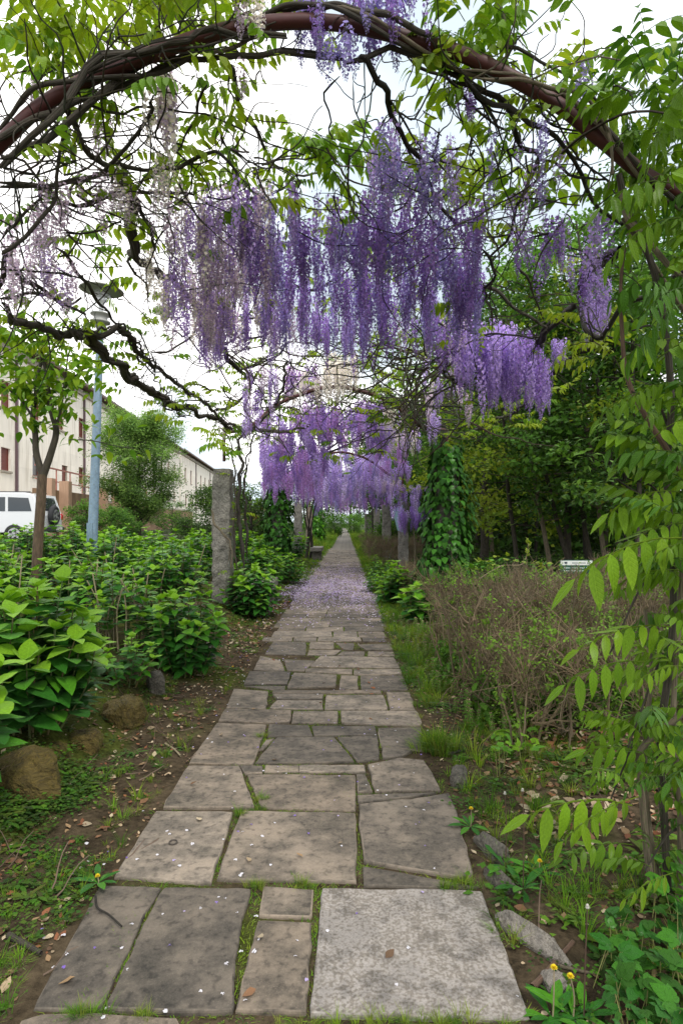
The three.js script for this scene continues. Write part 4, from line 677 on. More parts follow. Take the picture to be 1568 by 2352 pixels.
ivy(-2.02, -18, 0.4, 2.6, 1100, 0.14, 'dark green ivy column left of the path under the violet flowers', 200);
ivy(-2.1, -42, 0.62, 2.5, 700, 0.2, 'small bright clipped ivy column left of the path far off', 0, [IV[2], IV[0], HY[1]]);
ivy(1.35, -9.7, 0.26, 1.0, 260, 0.11, 'low ivy skirt spreading at the foot of the big ivy column', 120);

// ---------------------------------------------------------------- the dry clipped hedge and other twiggy hedges on the right
function twigSpray(n, len, r, c) {
  const b = new GB();
  for (let k = 0; k < n; k++) { let q = V(rn() * 0.05, 0, rn() * 0.05), d = V(rn() * 0.8, rr(0.5, 1.2), rn() * 0.8).normalize(); const P = [q.clone()], L = len * rr(0.5, 1.1); for (let s = 0; s < 4; s++) { d.add(V(rn(), rn() * 0.6, rn()).multiplyScalar(0.45)).normalize(); q = q.clone().addScaledVector(d, L / 4); P.push(q.clone()); } const t = rr(0.6, 1.4); b.tube(P, [r, r * 0.5], 3, c.map((e) => e * t)); }
  return b.geo();
}
const SPR = [twigSpray(13, 0.36, 0.0036, [1, 0.95, 0.88]), twigSpray(13, 0.3, 0.0032, [0.95, 0.88, 0.8]), twigSpray(9, 0.46, 0.004, [1.25, 1.12, 1])];
const SMALL = [clump(16, 0.035, 0.12, 0.9), clump(12, 0.045, 0.12, 0.9)];
const hedgeTwig = mat({ rgb: [0.15, 0.12, 0.075], vertexColors: true }), budMat = leafMat(0.16, 0.3, 0.025, 0.35, 0.2, { bumpMap: null });
function hedge(x0, x1, z0, z1, H, sprays, mains, buds, label, o = {}) {
  const cx = (x0 + x1) / 2, cz = (z0 + z1) / 2, t = thing('dry_hedge', label, 'hedge', [cx, groundH(cx, cz), cz], o.group), L = SPR.map(() => []), C = SMALL.map(() => []);
  const skew = o.skew ?? 0;
  for (let k = 0; k < mains; k++) {
    const x = rr(x0, x1) , z = lerp(z0, z1, Math.pow(rnd(), o.front ?? 1.4)) + skew * (x - x0), y = groundH(x, z), P = [V(x, y - 0.02, z)]; let q = P[0].clone(), d = V(rn() * 0.5, 1, rn() * 0.4 + 0.1).normalize(); const Hm = H * rr(0.65, 1), st = Hm / 5;
    for (let s = 0; s < 5; s++) { d.add(V(rn(), 0.35, rn()).multiplyScalar(0.3)).normalize(); q = q.clone().addScaledVector(d, st); P.push(q.clone()); }
    const bt = rr(0.5, 1.3); part('branch', new GB().tube(P, [rr(0.006, 0.012), 0.004], 5, [1, 0.95, 0.9].map((e) => e * bt), 12).geo(), rnd() < 0.2 ? caneMat : hedgeTwig, t);
  }
  for (let k = 0; k < sprays; k++) {
    const x = rr(x0, x1), z = lerp(z0, z1, rnd()) + skew * (x - x0), f = Math.pow(rnd(), 0.55), y = groundH(x, z) + (H - 0.22) * f, i = k % 3;
    L[i].push(frame(V(x, y, z), V(rn(), rn() * 0.8, rn()), V(rn() * 1.3, 1, rn() * 1.3), rr(0.6, 1.1)));
  }
  for (let k = 0; k < buds; k++) { const x = rr(x0, x1), z = lerp(z0, z1, rnd()) + skew * (x - x0), f = rr(0.02, 1); C[k % 2].push(frame(V(x, groundH(x, z) + H * f * 1.01, z), V(rn(), rn(), rn()), V(0, 1, 0.1), rr(0.45, 0.9))); }
  L.forEach((l, i) => inst('twigs', SPR[i], hedgeTwig, l, t)); C.forEach((l, i) => inst('foliage', SMALL[i], o.bm ?? budMat, l, t));
  return t;
}
hedge(0.95, 3.7, -5.0, -7.6, 1.04, 640, 150, 1000, 'large clipped hedge of bare brown twigs with few new leaves, right of the path', { skew: -0.08, front: 2 });
hedge(1.0, 2.3, -4.0, -5.2, 0.78, 170, 46, 420, 'straggly low twiggy shrub in front of the brown hedge, half green', { front: 1 });
hedge(3.4, 6.2, -6.0, -9, 1.1, 500, 20, 160, 'right-hand end of the brown clipped hedge behind the leafy climber', { skew: -0.1 });
hedge(1.05, 1.6, -10.8, -13.5, 0.72, 160, 10, 50, 'small patch of dry hedge between the ivy column and the flower-hung pillar');
hedge(0.78, 2.6, -18.6, -25, 1.05, 420, 20, 200, 'brown clipped hedge along the path beyond the flower-hung pillar');
hedge(0.8, 2.2, -26, -40, 1.0, 300, 10, 900, 'greener clipped hedge along the far right side of the path');

// ---------------------------------------------------------------- trees
const C1 = [clump(34, 0.15, 0.5), clump(30, 0.17, 0.55, 0.5), clump(40, 0.13, 0.5, 0.8)];
const CF = [clump(60, 0.11, 0.5, 1, [0.6, 1.4])];
const crownMat = leafMat(1, 1, 1, 0.48, 0, { bumpMap: null, bumpScale: 0 });
// a tree: leaning trunk, limbs, crown of leaf clumps set along the limbs
function tree(name, label, x, z, H, r, o = {}) {
  const y = groundH(x, z), t = thing(name, label, o.cat ?? 'tree', [x, y - 0.05, z], o.group), lean = o.lean ?? [rn() * 0.06, rn() * 0.04], P = [], M = C1.map(() => []), K = C1.map(() => []), cols = o.col ?? [[0.1, 0.16, 0.03], [0.15, 0.22, 0.04], [0.07, 0.12, 0.03]];
  for (let k = 0; k <= 6; k++) { const f = k / 6; P.push(V(x + lean[0] * H * f + 0.012 * H * nz(k * 0.7, x, 1), y - 0.1 + H * 0.92 * f, z + lean[1] * H * f + 0.012 * H * nz(k * 0.7, z, 5))); }
  const c = new THREE.CatmullRomCurve3(P); part('trunk', new GB().tube(P, (f) => r * (1.15 - 0.95 * f) + 0.012, 8, undefined, 22).geo(), o.bark ?? bark, t);
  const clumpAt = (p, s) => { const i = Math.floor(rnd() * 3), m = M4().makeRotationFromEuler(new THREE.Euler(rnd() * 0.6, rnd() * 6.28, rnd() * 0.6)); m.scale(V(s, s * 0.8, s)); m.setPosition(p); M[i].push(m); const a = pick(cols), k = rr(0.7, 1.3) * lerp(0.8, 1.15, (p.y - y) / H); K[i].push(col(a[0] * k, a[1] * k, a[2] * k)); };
  const limbs = o.limbs ?? 12, lo = o.lo ?? 0.35, R = o.R ?? H * 0.26, br = new GB();
  for (let k = 0; k < limbs; k++) {
    const f = lerp(lo, 0.99, (k + rnd() * 0.8) / limbs), b = c.getPointAt(f), a = k * 2.4 + rr(-0.4, 0.4), L = R * rr(0.6, 1.1) * (o.cone ? 1.15 - f * 0.8 : 0.55 + 0.9 * Math.sin(Math.PI * clamp((f - lo) / (1 - lo) * 0.85 + 0.1, 0, 1))), d = V(Math.cos(a), rr(...(o.rise ?? [0.15, 0.8])), Math.sin(a)).normalize();
    const e = b.clone().addScaledVector(d, L), m = b.clone().addScaledVector(d, L * 0.5).add(V(rn() * 0.1, -0.05 * L, rn() * 0.1)); br.tube([b, m, e], [r * 0.32 * (1.2 - f) + 0.008, 0.006], 5, undefined, 8);
    const n = Math.round((o.dense ?? 7) * (0.6 + L / R * 0.5)); for (let q = 0; q < n; q++) { const s = Math.pow(rnd(), 0.6); clumpAt(b.clone().lerp(e, 0.25 + 0.8 * s).add(V(rn(), rn() * 0.6, rn()).multiplyScalar(L * 0.28)), rr(0.6, 1.25) * (o.cs ?? 1)); }
  }
  part('branches', br.geo(), o.bark ?? bark, t);
  const crown = new THREE.Group(); crown.name = 'crown'; t.add(crown); M.forEach((l, i) => inst('foliage', o.g?.[i] ?? C1[i], crownMat, l, crown, null, K[i]));
  return t;
}
const wood = 'slender trees of the wood on the right';
const GREEN = [[0.1, 0.24, 0.022], [0.15, 0.31, 0.03], [0.065, 0.17, 0.018]], DARK = [[0.06, 0.13, 0.016], [0.1, 0.19, 0.018], [0.04, 0.085, 0.015]], LIME = [[0.32, 0.45, 0.025], [0.4, 0.5, 0.04], [0.2, 0.32, 0.02]];
// trunks one can tell apart: foot in the photo, depth, lean, height
const trunks = [[1195, 1250, 16, -0.1, 9, 'slim leaning trunk just right of the big ivy column'], [1270, 1240, 15, -0.16, 9.5, 'leaning pale trunk above the left half of the brown hedge'], [1320, 1265, 15, -0.24, 10, 'strongly leaning slim trunk above the middle of the brown hedge'], [1345, 1250, 19, 0.0, 11, 'ivy-clad dark trunk left of the small green sign'], [1372, 1265, 15, -0.2, 10.5, 'leaning slim trunk directly above the small green sign'], [1400, 1260, 14, -0.12, 9.5, 'thin trunk between the sign and the climber'], [1438, 1240, 13, -0.13, 10, 'forked pair of trunks, left one, behind the climber'], [1448, 1240, 13, -0.05, 9, 'forked pair of trunks, right one, behind the climber'], [1470, 1235, 12.5, -0.02, 10.5, 'upright thick pale trunk behind the climber at the right'], [1130, 1245, 22, -0.05, 9, 'dark trunk close behind the big ivy column'], [1095, 1240, 26, 0.02, 9, 'dim trunk showing at the right rim of the big ivy column'], [1230, 1240, 24, 0.03, 11, 'dim upright trunk deep in the wood, left one'], [1300, 1240, 26, -0.04, 12, 'dim upright trunk deep in the wood, middle one'], [1510, 1240, 15, -0.06, 10, 'trunk half hidden by the climber near the right edge'], [1390, 1240, 24, 0.02, 12, 'dim upright trunk deep in the wood, right one']];
trunks.forEach(([u, v, d, lean, H, l], i) => {
  const p = at(u, v, d); tree('woodland_tree', 'slender woodland tree: ' + l, p.x, p.z, H * 0.86, 0.016 + 0.002 * d, { lean: [lean, rn() * 0.03], group: wood, lo: 0.2, limbs: 22, R: 2.0, dense: 6, col: i % 5 ? GREEN : LIME, bark: i % 4 === 3 ? barkDark : i % 2 ? barkPale : bark, rise: [-0.05, 0.6] });
});
const more = [[11, -30], [15, -22], [18, -30], [14, -38], [9, -36], [6.5, -33], [20, -18], [6, -42], [10, -46], [4.6, -36], [4.2, -28], [5.4, -24], [16, -14], [12, -15], [4.5, -50], [3.6, -44], [22, -26], [8, -27]];
const where = ['far right', 'near right edge', 'behind the leaning trunks', 'deep in the middle', 'beyond the ivy column', 'left rim of the wood'];
more.forEach(([x, z], i) => tree('woodland_tree', 'bushy tree in the background of the wood, ' + where[i % 6] + (i > 5 ? i > 11 ? ', hindmost' : ', behind another' : ', in front'), x, z, rr(6, 8.2), 0.1, { group: 'background trees of the wood', lo: 0.42, limbs: 18, R: 2.8, dense: 12, cs: 1.5, col: GREEN, rise: [-0.2, 0.6] }));
tree('tall_tree', 'light green airy tree standing against the sky right of the flowers', 5.6, -15.5, 8.6, 0.08, { lo: 0.4, limbs: 22, R: 2, dense: 5, col: GREEN }); tree('tall_tree', 'second airy tree against the sky, nearer the right edge', 7.6, -15.5, 10, 0.09, { lo: 0.45, limbs: 22, R: 2.2, dense: 5, col: GREEN });
tree('tall_tree', 'lime green young tree glowing behind the right flower cluster', 4.3, -19, 7.4, 0.12, { lo: 0.2, limbs: 20, R: 2, dense: 10, col: LIME });
const PINE = [[0.055, 0.075, 0.035], [0.08, 0.1, 0.045], [0.04, 0.055, 0.03]];
tree('pine_tree', 'grey-green pine rising behind the middle of the tunnel at the right', 4.6, -42, 11, 0.2, { lo: 0.3, limbs: 26, R: 3, dense: 14, cs: 1.3, col: PINE, rise: [-0.1, 0.5] }); tree('pine_tree', 'lower grey-green pine just left of the other pine', 3.6, -58, 13, 0.2, { lo: 0.2, limbs: 26, R: 3, dense: 14, cs: 1.5, col: PINE });
{ // the rest of the wood reads as one dark mass
  const M = [], K = [];
  for (let i = 0; i < 2600; i++) { const z = -rr(21, 60), x = rr(3.2 - z * 0.02, 34), y = groundH(x, z) + Math.pow(rnd(), 1.15) * 8.2; const m = M4().makeRotationFromEuler(new THREE.Euler(rnd(), rnd() * 6.28, rnd())); const s = rr(1.6, 3); m.scale(V(s, s * 0.8, s)); m.setPosition(V(x, y, z)); M.push(m); const k = rr(0.6, 1.3), a = pick([DARK[0], DARK[1], DARK[2], GREEN[2]]); K.push(col(a[0] * k, a[1] * k, a[2] * k)); }
  inst('distant_wood', C1[2], crownMat, M, scene, 'dense dark green undergrowth and leaves filling the wood behind the trunks', K);
  const U = [], UK = [];
  for (let i = 0; i < 900; i++) { const z = -rr(9.5, 22), x = rr(2.4, 18), h = 0.3 + 0.5 * rnd(); const m = M4().makeRotationY(rnd() * 6.28); const s = rr(0.6, 1.3); m.scale(V(s, s * 0.6, s)); m.setPosition(V(x, groundH(x, z) + h * 0.5 * sstep(9, 15, -z), z)); U.push(m); const k = rr(0.7, 1.3), a = pick([DARK[0], DARK[1], GREEN[2], DARK[2]]); UK.push(col(a[0] * k, a[1] * k, a[2] * k)); }
  inst('undergrowth', C1[0], crownMat, U, scene, 'low dark green undergrowth on the wood floor behind the brown hedge', UK);
}
for (const [x, z, R, H, l] of [[2.2, -30, 0.8, 1.6, 'green shrub at the right of the path under the far flowers'], [2.4, -38, 1, 2.2, 'taller green shrub at the right of the far path'], [-2.4, -48, 0.8, 1.4, 'shrub at the left of the far path end'], [-1.2, -66, 1, 2.2, 'shrub closing the far end of the path, left one'], [0.9, -72, 1.2, 2.4, 'shrub closing the far end of the path, right one'], [-4.2, -40, 1.2, 2.4, 'pale green shrub left behind the dark vine trunk'], [-3.6, -28, 0.8, 1.6, 'yellowish shrub between the ivy and the dark vine trunk']])
  tree('shrub', l, x, z, H, 0.05, { cat: 'shrub', lo: 0.05, limbs: 12, R, dense: 12, cs: 0.8, col: GREEN });
tree('deciduous_tree', 'distant tree closing the tunnel far behind the path', 0.5, -95, 9, 0.2, { lo: 0.1, limbs: 20, R: 4, dense: 14, cs: 2, col: GREEN }); tree('deciduous_tree', 'distant tree left of the far end of the path', -5, -100, 8, 0.2, { lo: 0.1, limbs: 20, R: 4, dense: 14, cs: 2, col: GREEN });

// the young tree in the left bed
{
  const x = -3.62, z = -7.3, y = groundH(x, z), t = thing('young_tree', 'young tree in the left bed, forked grey-brown trunk and fresh green leaves', 'tree', [x, y, z]), LM = [leafMat(0.17, 0.34, 0.012, 0.45, 0.2), leafMat(0.27, 0.42, 0.014, 0.45, 0.2), leafMat(0.1, 0.25, 0.012, 0.4, 0.25)], G = [leafGeo(1, 0.25, { droop: 0.3, n: 5 }), leafGeo(1, 0.28, { droop: 0.5, n: 5 })], rest = [[], []];
  const barkYoung = mat({ rgb: [0.13, 0.085, 0.06], map: barkMap, bumpMap: barkBump, bumpScale: 0.004, vertexColors: true }), D = 7.3, lim = (name, l, r, m = barkRed) => { const P = l.map(([u, v, dz = 0]) => at(u, v, D + dz)); part(name, new GB().tube(P, r, 9, undefined, 30).geo(), m, t); return new THREE.CatmullRomCurve3(P); };
  lim('trunk', [[78, 1480], [84, 1340], [88, 1250], [95, 1150], [98, 1090]], [0.062, 0.055], barkYoung);
  const B = [lim('branch', [[98, 1092], [84, 1040], [82, 1000], [76, 960], [84, 900], [88, 860]], [0.042, 0.022], bark), lim('branch', [[100, 1092], [118, 1040], [130, 990], [120, 950], [112, 900], [106, 850]], [0.045, 0.022], bark), lim('branch', [[130, 985], [142, 930], [150, 870], [158, 810]], [0.018, 0.008], bark), lim('branch', [[74, 955], [50, 920], [20, 895], [-20, 880]], [0.016, 0.008], bark), lim('branch', [[122, 950], [104, 915], [84, 890]], [0.01, 0.006], bark), lim('branch', [[106, 850], [90, 800], [60, 770], [20, 750]], [0.02, 0.007], bark), lim('branch', [[88, 860], [100, 810], [96, 770]], [0.02, 0.007], bark), lim('branch', [[150, 890], [190, 850, 0.2], [230, 840, 0.3]], [0.01, 0.005], bark), lim('branch', [[160, 1010, -0.1], [210, 1012, -0.1], [270, 1025, -0.1], [308, 1030, -0.1]], [0.007, 0.004], bark), lim('branch', [[84, 900], [40, 840, 0.3], [-10, 820, 0.3]], [0.012, 0.006], bark)];
  let n = 0; const add = (p, d, s) => { const m = pick(LM), gi = rnd() < 0.5 ? 0 : 1, M = frame(p, d, V(rn() * 0.4, 1, rn() * 0.4), s); if (n++ < 280) put('leaf', G[gi], m, M, t); else rest[gi].push(M); };
  for (let i = 0; i < 900; i++) { const c = pick(B), f = 0.25 + 0.75 * rnd(), p = c.getPointAt(f), q = i < 110 ? 0.12 : 0.34; p.add(V(rn() * q, rn() * q * 0.9 + (i > 110 ? 0.05 : 0), rn() * q)); if (p.y < 1.55 + (V0 - 985) / F * D && i % 5) continue; add(p, V(rn(), rr(-0.7, 0.3), rn()), rr(0.09, 0.16)); }
  rest.forEach((l, i) => inst('foliage', G[i], LM[i], l, t));
}

// ---------------------------------------------------------------- street, lamp, car, houses at the left
const wallX = (d) => -(14.4 + 0.0875 * d);                         // the house front
const alongZ = Math.atan(0.0875);
{
  const b = new GB(), h = 0.83; for (let k = 0; k < 40; k++) { const d = 4 + k * 4, x0 = -7.6 - 0.05 * d, x1 = -11 - 0.07 * d; b.v(x0, h, -d, x0 / 2, d / 2); b.v(x1, h, -d, x1 / 2, d / 2); if (k) { const q = b.n - 4; b.f(q, q + 2, q + 1); b.f(q + 1, q + 2, q + 3); } }
  tag(part('street', b.geo(), mat({ rgb: [0.22, 0.215, 0.21], map: asphaltMap, side: THREE.DoubleSide }), scene), 'pale grey asphalt street in front of the houses', null, null, 'structure');
  const kb = new GB(); for (let k = 0; k < 30; k++) { const d = 6 + k * 3; kb.add(new THREE.BoxGeometry(0.16, 0.3, 2.97), M4().makeTranslation(-7.5 - 0.05 * d, 0.8, -d - 1.5)); }
  tag(part('kerb', kb.geo(), mat({ rgb: [0.36, 0.34, 0.31], map: graniteMap }), scene), 'granite kerb along the near side of the street', null, null, 'structure');
}
{ // lamp
  const b0 = at(207, 1235, 10), y = groundH(b0.x, b0.z), t = thing('street_lamp', 'tall pale blue lamp post with a flat round hat, behind the hydrangeas', 'street lamp', [b0.x, y, b0.z]), foot = V(b0.x, y - 0.2, b0.z), top = at(231, 745, 10), dir = top.clone().sub(foot).normalize();
  const blue = mat({ rgb: [0.22, 0.32, 0.43], roughness: 0.5, map: paintMap }), grey = mat({ rgb: [0.32, 0.32, 0.3], roughness: 0.5 }), glass = new THREE.MeshPhysicalMaterial({ color: 0xf4f6f6, transmission: 0.85, thickness: 0, roughness: 0.12 });
  part('pole', new GB().tube([foot, foot.clone().lerp(top, 0.5), top], [0.088, 0.055], 16, undefined, 10).geo(), blue, t); part('base_door', new GB().box(-0.045, 0.045, -0.18, 0.18, -0.01, 0.012).geo(), blue, t).position.add(foot).add(V(0.03, 1.3, 0.082));
  const ring = (name, pts, m) => { const g = new THREE.LatheGeometry(pts.map(([r, h]) => new THREE.Vector2(r, h)), 32), o = put(name, g, m, frame(top, V(0, 0, 1), dir), t); return o; };
  ring('collar', [[0.05, -0.1], [0.07, -0.06], [0.09, -0.05], [0.09, 0.0], [0.15, 0.02], [0.16, 0.05], [0.11, 0.07], [0.11, 0.13], [0.16, 0.15], [0.16, 0.17], [0, 0.17]], grey); ring('globe', [[0.15, 0.175], [0.145, 0.3], [0.145, 0.52]], glass); ring('reflector', [[0.03, 0.17], [0.035, 0.3], [0.06, 0.36], [0.11, 0.4], [0.05, 0.44], [0.04, 0.52]], mat({ rgb: [0.6, 0.6, 0.6], metalness: 0.6, roughness: 0.35 }));
  ring('hat', [[0, 0.62], [0.2, 0.6], [0.33, 0.575], [0.35, 0.555], [0.33, 0.545], [0.2, 0.54], [0.13, 0.515], [0, 0.515]], grey);
}
{ // near row of houses
  const wallM = mat({ rgb: [0.88, 0.83, 0.76], map: wallMap, roughness: 0.92 }), roofM = mat({ rgb: [0.16, 0.1, 0.075], map: soilMap }), red = mat({ rgb: [0.17, 0.035, 0.02], map: paintMap, roughness: 0.6 }), sillM = mat({ rgb: [0.5, 0.46, 0.4], map: graniteMap }), dark = mat({ rgb: [0.03, 0.03, 0.035], roughness: 0.3 }), pipeM = mat({ rgb: [0.1, 0.06, 0.07], roughness: 0.5 }), railM = mat({ rgb: [0.42, 0.14, 0.1], roughness: 0.6 });
  // a frame along the house front: s metres along it away from the camera, h up, o out towards the street
  const S = (d) => d / Math.cos(alongZ), base = V(wallX(0), 0, 0), dirS = V(-Math.sin(alongZ), 0, -Math.cos(alongZ)), dirO = V(Math.cos(alongZ), 0, -Math.sin(alongZ));
  const bx = (g, s0, s1, h0, h1, o0, o1, c) => g.add(new THREE.BoxGeometry(1, 1, 1), M4().makeBasis(dirS.clone().multiplyScalar(s1 - s0), V(0, h1 - h0, 0), dirO.clone().multiplyScalar(o1 - o0)).setPosition(base.clone().addScaledVector(dirS, (s0 + s1) / 2).addScaledVector(dirO, (o0 + o1) / 2).add(V(0, (h0 + h1) / 2, 0))), c);
  const P = (name, t, m, ...boxes) => part(name, boxes.reduce((g, b) => bx(g, ...b), new GB()).geo(), m, t);
  const house = (d0, d1, label, wins, doors, pipes, eave, flo) => {
    const s0 = S(d0), s1 = S(d1), c = base.clone().addScaledVector(dirS, (s0 + s1) / 2), t = thing('row_house', label, 'building', [c.x, 0.8, c.z]);
    // the front with openings: strips between the windows
    const cut = [...wins.map(([s, h0, h1, w]) => [s - w / 2, s + w / 2, h0, h1]), ...doors.map(([s, h0, h1, w]) => [s - w / 2, s + w / 2, h0, h1])];
    const hs = [...new Set([0.5, eave, ...cut.flatMap((k) => [k[2], k[3]])])].sort((a, b) => a - b), W = new GB();
    for (let k = 0; k < hs.length - 1; k++) { let s = s0; const row = cut.filter((q) => q[2] < hs[k + 1] - 1e-6 && q[3] > hs[k] + 1e-6).sort((a, b) => a[0] - b[0]); for (const q of [...row, [s1, s1]]) { if (q[0] > s + 1e-6) bx(W, s, q[0], hs[k], hs[k + 1], -0.3, 0); s = q[1]; } }
    bx(W, s0, s1, 0.5, eave, -9, -0.8);
    const g = W.geo(), uv = g.attributes.uv, ps = g.attributes.position, q = V(0, 0, 0); for (let i = 0; i < uv.count; i++) { q.fromBufferAttribute(ps, i).sub(base); uv.setXY(i, q.dot(dirS) / 9, q.y / 9); } part('wall', g, wallM, t);
    for (const [s, h0, h1, w, open] of wins) { const f = P('window', t, red, [s - w / 2, s - w / 2 + 0.07, h0, h1, -0.16, -0.1], [s + w / 2 - 0.07, s + w / 2, h0, h1, -0.16, -0.1], [s - w / 2 + 0.07, s + w / 2 - 0.07, h1 - 0.07, h1, -0.16, -0.1], [s - w / 2 + 0.07, s + w / 2 - 0.07, h0, h0 + 0.07, -0.16, -0.1]); const k = open ? P('pane', f, dark, [s - w / 2 + 0.07, s + w / 2 - 0.07, h0 + 0.07, h1 - 0.07, -0.17, -0.14]) : P('shutter', f, red, [s - w / 2 + 0.07, s + w / 2 - 0.07, h0 + 0.07, h1 - 0.07, -0.15, -0.12], ...[0.2, 0.4, 0.6, 0.8].map((e) => [s - w / 2 + 0.1, s + w / 2 - 0.1, lerp(h0, h1, e), lerp(h0, h1, e) + 0.02, -0.12, -0.11])); P('sill', f, sillM, [s - w / 2 - 0.1, s + w / 2 + 0.1, h0 - 0.1, h0 - 0.003, -0.1, 0.08]); }
    for (const [s, h0, h1, w] of doors) { const f = P('door', t, red, [s - w / 2 + 0.06, s + w / 2 - 0.06, h0, h1 - 0.06, -0.2, -0.14]); P('door_frame', f, sillM, [s - w / 2, s - w / 2 + 0.06, h0, h1, -0.2, -0.05], [s + w / 2 - 0.06, s + w / 2, h0, h1, -0.2, -0.05]); }
    for (const s of pipes) P('downpipe', t, pipeM, [s - 0.06, s + 0.06, 1, eave - 0.2, 0.02, 0.14]);
    P('eave', t, sillM, [s0, s1, eave - 0.55, eave - 0.3, 0.003, 0.16]); P('gutter', t, pipeM, [s0 - 0.2, s1, eave + 0.02, eave + 0.14, 0.45, 0.6]);
    const R = new GB(); const a = (s, o, h) => base.clone().addScaledVector(dirS, s).addScaledVector(dirO, o).add(V(0, h, 0)); const qd = (A, B, C, D) => { const k = R.n; for (const [p, u, v] of [[A, 0, 0], [B, 8, 0], [C, 8, 2], [D, 0, 2]]) R.v(p.x, p.y, p.z, u, v); R.f(k, k + 1, k + 2); R.f(k, k + 2, k + 3); };
    qd(a(s0 - 0.3, 0.6, eave + 0.02), a(s1, 0.6, eave + 0.02), a(s1, -4.8, eave + 1.5), a(s0 - 0.3, -4.8, eave + 1.5)); qd(a(s0 - 0.3, 0.6, eave - 0.1), a(s1, 0.6, eave - 0.1), a(s1, 0, eave - 0.1), a(s0 - 0.3, 0, eave - 0.1)); qd(a(s0 - 0.3, 0.6, eave - 0.1), a(s1, 0.6, eave - 0.1), a(s1, 0.6, eave + 0.02), a(s0 - 0.3, 0.6, eave + 0.02)); qd(a(s0 - 0.3, -4.8, eave + 1.5), a(s1, -4.8, eave + 1.5), a(s1, -10, eave), a(s0 - 0.3, -10, eave));
    const rf = part('roof', R.geo(), new THREE.MeshStandardMaterial({ color: col(0.16, 0.1, 0.075), roughness: 0.9, map: soilMap, side: THREE.DoubleSide }), t); if (flo) for (const s of flo) P('chimney', rf, sillM, [s - 0.4, s + 0.4, eave + 0.5, eave + 2, -3, -2.2]);
    return t;
  };
  const win = []; for (let s = 27; s < 76; s += 3.65) { win.push([S(s), 7.3, 8.65, 1.0, hash(Math.round(s * 7), 3) > 0.7]); if (Math.abs(s - 38) > 1.8) win.push([S(s), 4.15, 5.3, 1.0, hash(Math.round(s * 5), 9) > 0.75]); }
  house(24, 77.5, 'long pale stone row of houses with brown-red shutters behind the lamp post', win, [[S(38.6), 3.0, 5.15, 1.0], [S(56), 3.0, 5.15, 1]], [S(31.7), S(42), S(52.5), S(63)], 10.75, [S(52)]);
  const w2 = []; for (let s = 82; s < 124; s += 4.6) { w2.push([S(s), 7.0, 8.9, 1.2, true]); w2.push([S(s + 0.4), 3.6, 5.4, 1.1, true]); }
  house(78.5, 128, 'farther pale house row with dark windows right of the feathery tree', w2, [], [S(90.5), S(106)], 10.9);
  // terrace with its stained retaining wall and salmon railing
  const tx = (d) => 4.5, T = thing('terrace', 'raised terrace with stained brown retaining wall and thin salmon railing before the houses', 'terrace', [wallX(36) + 4, 0.8, -36]), st = mat({ rgb: [0.3, 0.2, 0.12], map: stainMap }), pl = mat({ rgb: [0.5, 0.32, 0.22], map: wallMap });
  P('retaining_wall', T, st, [S(23.5), S(31), 0.4, 2.9, 4.2, 4.5], [S(33), S(60), 0.4, 2.6, 4.2, 4.5]); P('deck', T, sillM, [S(23.5), S(60), 2.55, 2.75, 0.16, 4.195]); for (const d of [23.6, 25.4, 30.6, 33]) P('pier', T, pl, [S(d), S(d) + 0.4, 0.4, 3.3, 4.51, 4.9]);
  for (let d = 24; d < 44; d += 1.6) P('baluster', T, railM, [S(d), S(d) + 0.04, 2.76, 3.8, 4.3, 4.34]); P('rail', T, railM, [S(23.5), S(45), 3.78, 3.84, 4.29, 4.35]); P('rail', T, railM, [S(23.5), S(45), 3.26, 3.3, 4.3, 4.34]); part('handrail', new GB().tube([base.clone().addScaledVector(dirS, S(31)).addScaledVector(dirO, 4.7).add(V(0, 3.8, 0)), base.clone().addScaledVector(dirS, S(33.5)).addScaledVector(dirO, 5.4).add(V(0, 3.5, 0)), base.clone().addScaledVector(dirS, S(37)).addScaledVector(dirO, 5.8).add(V(0, 1.9, 0))], [0.035, 0.035], 8, undefined, 12).geo(), railM, T);
}
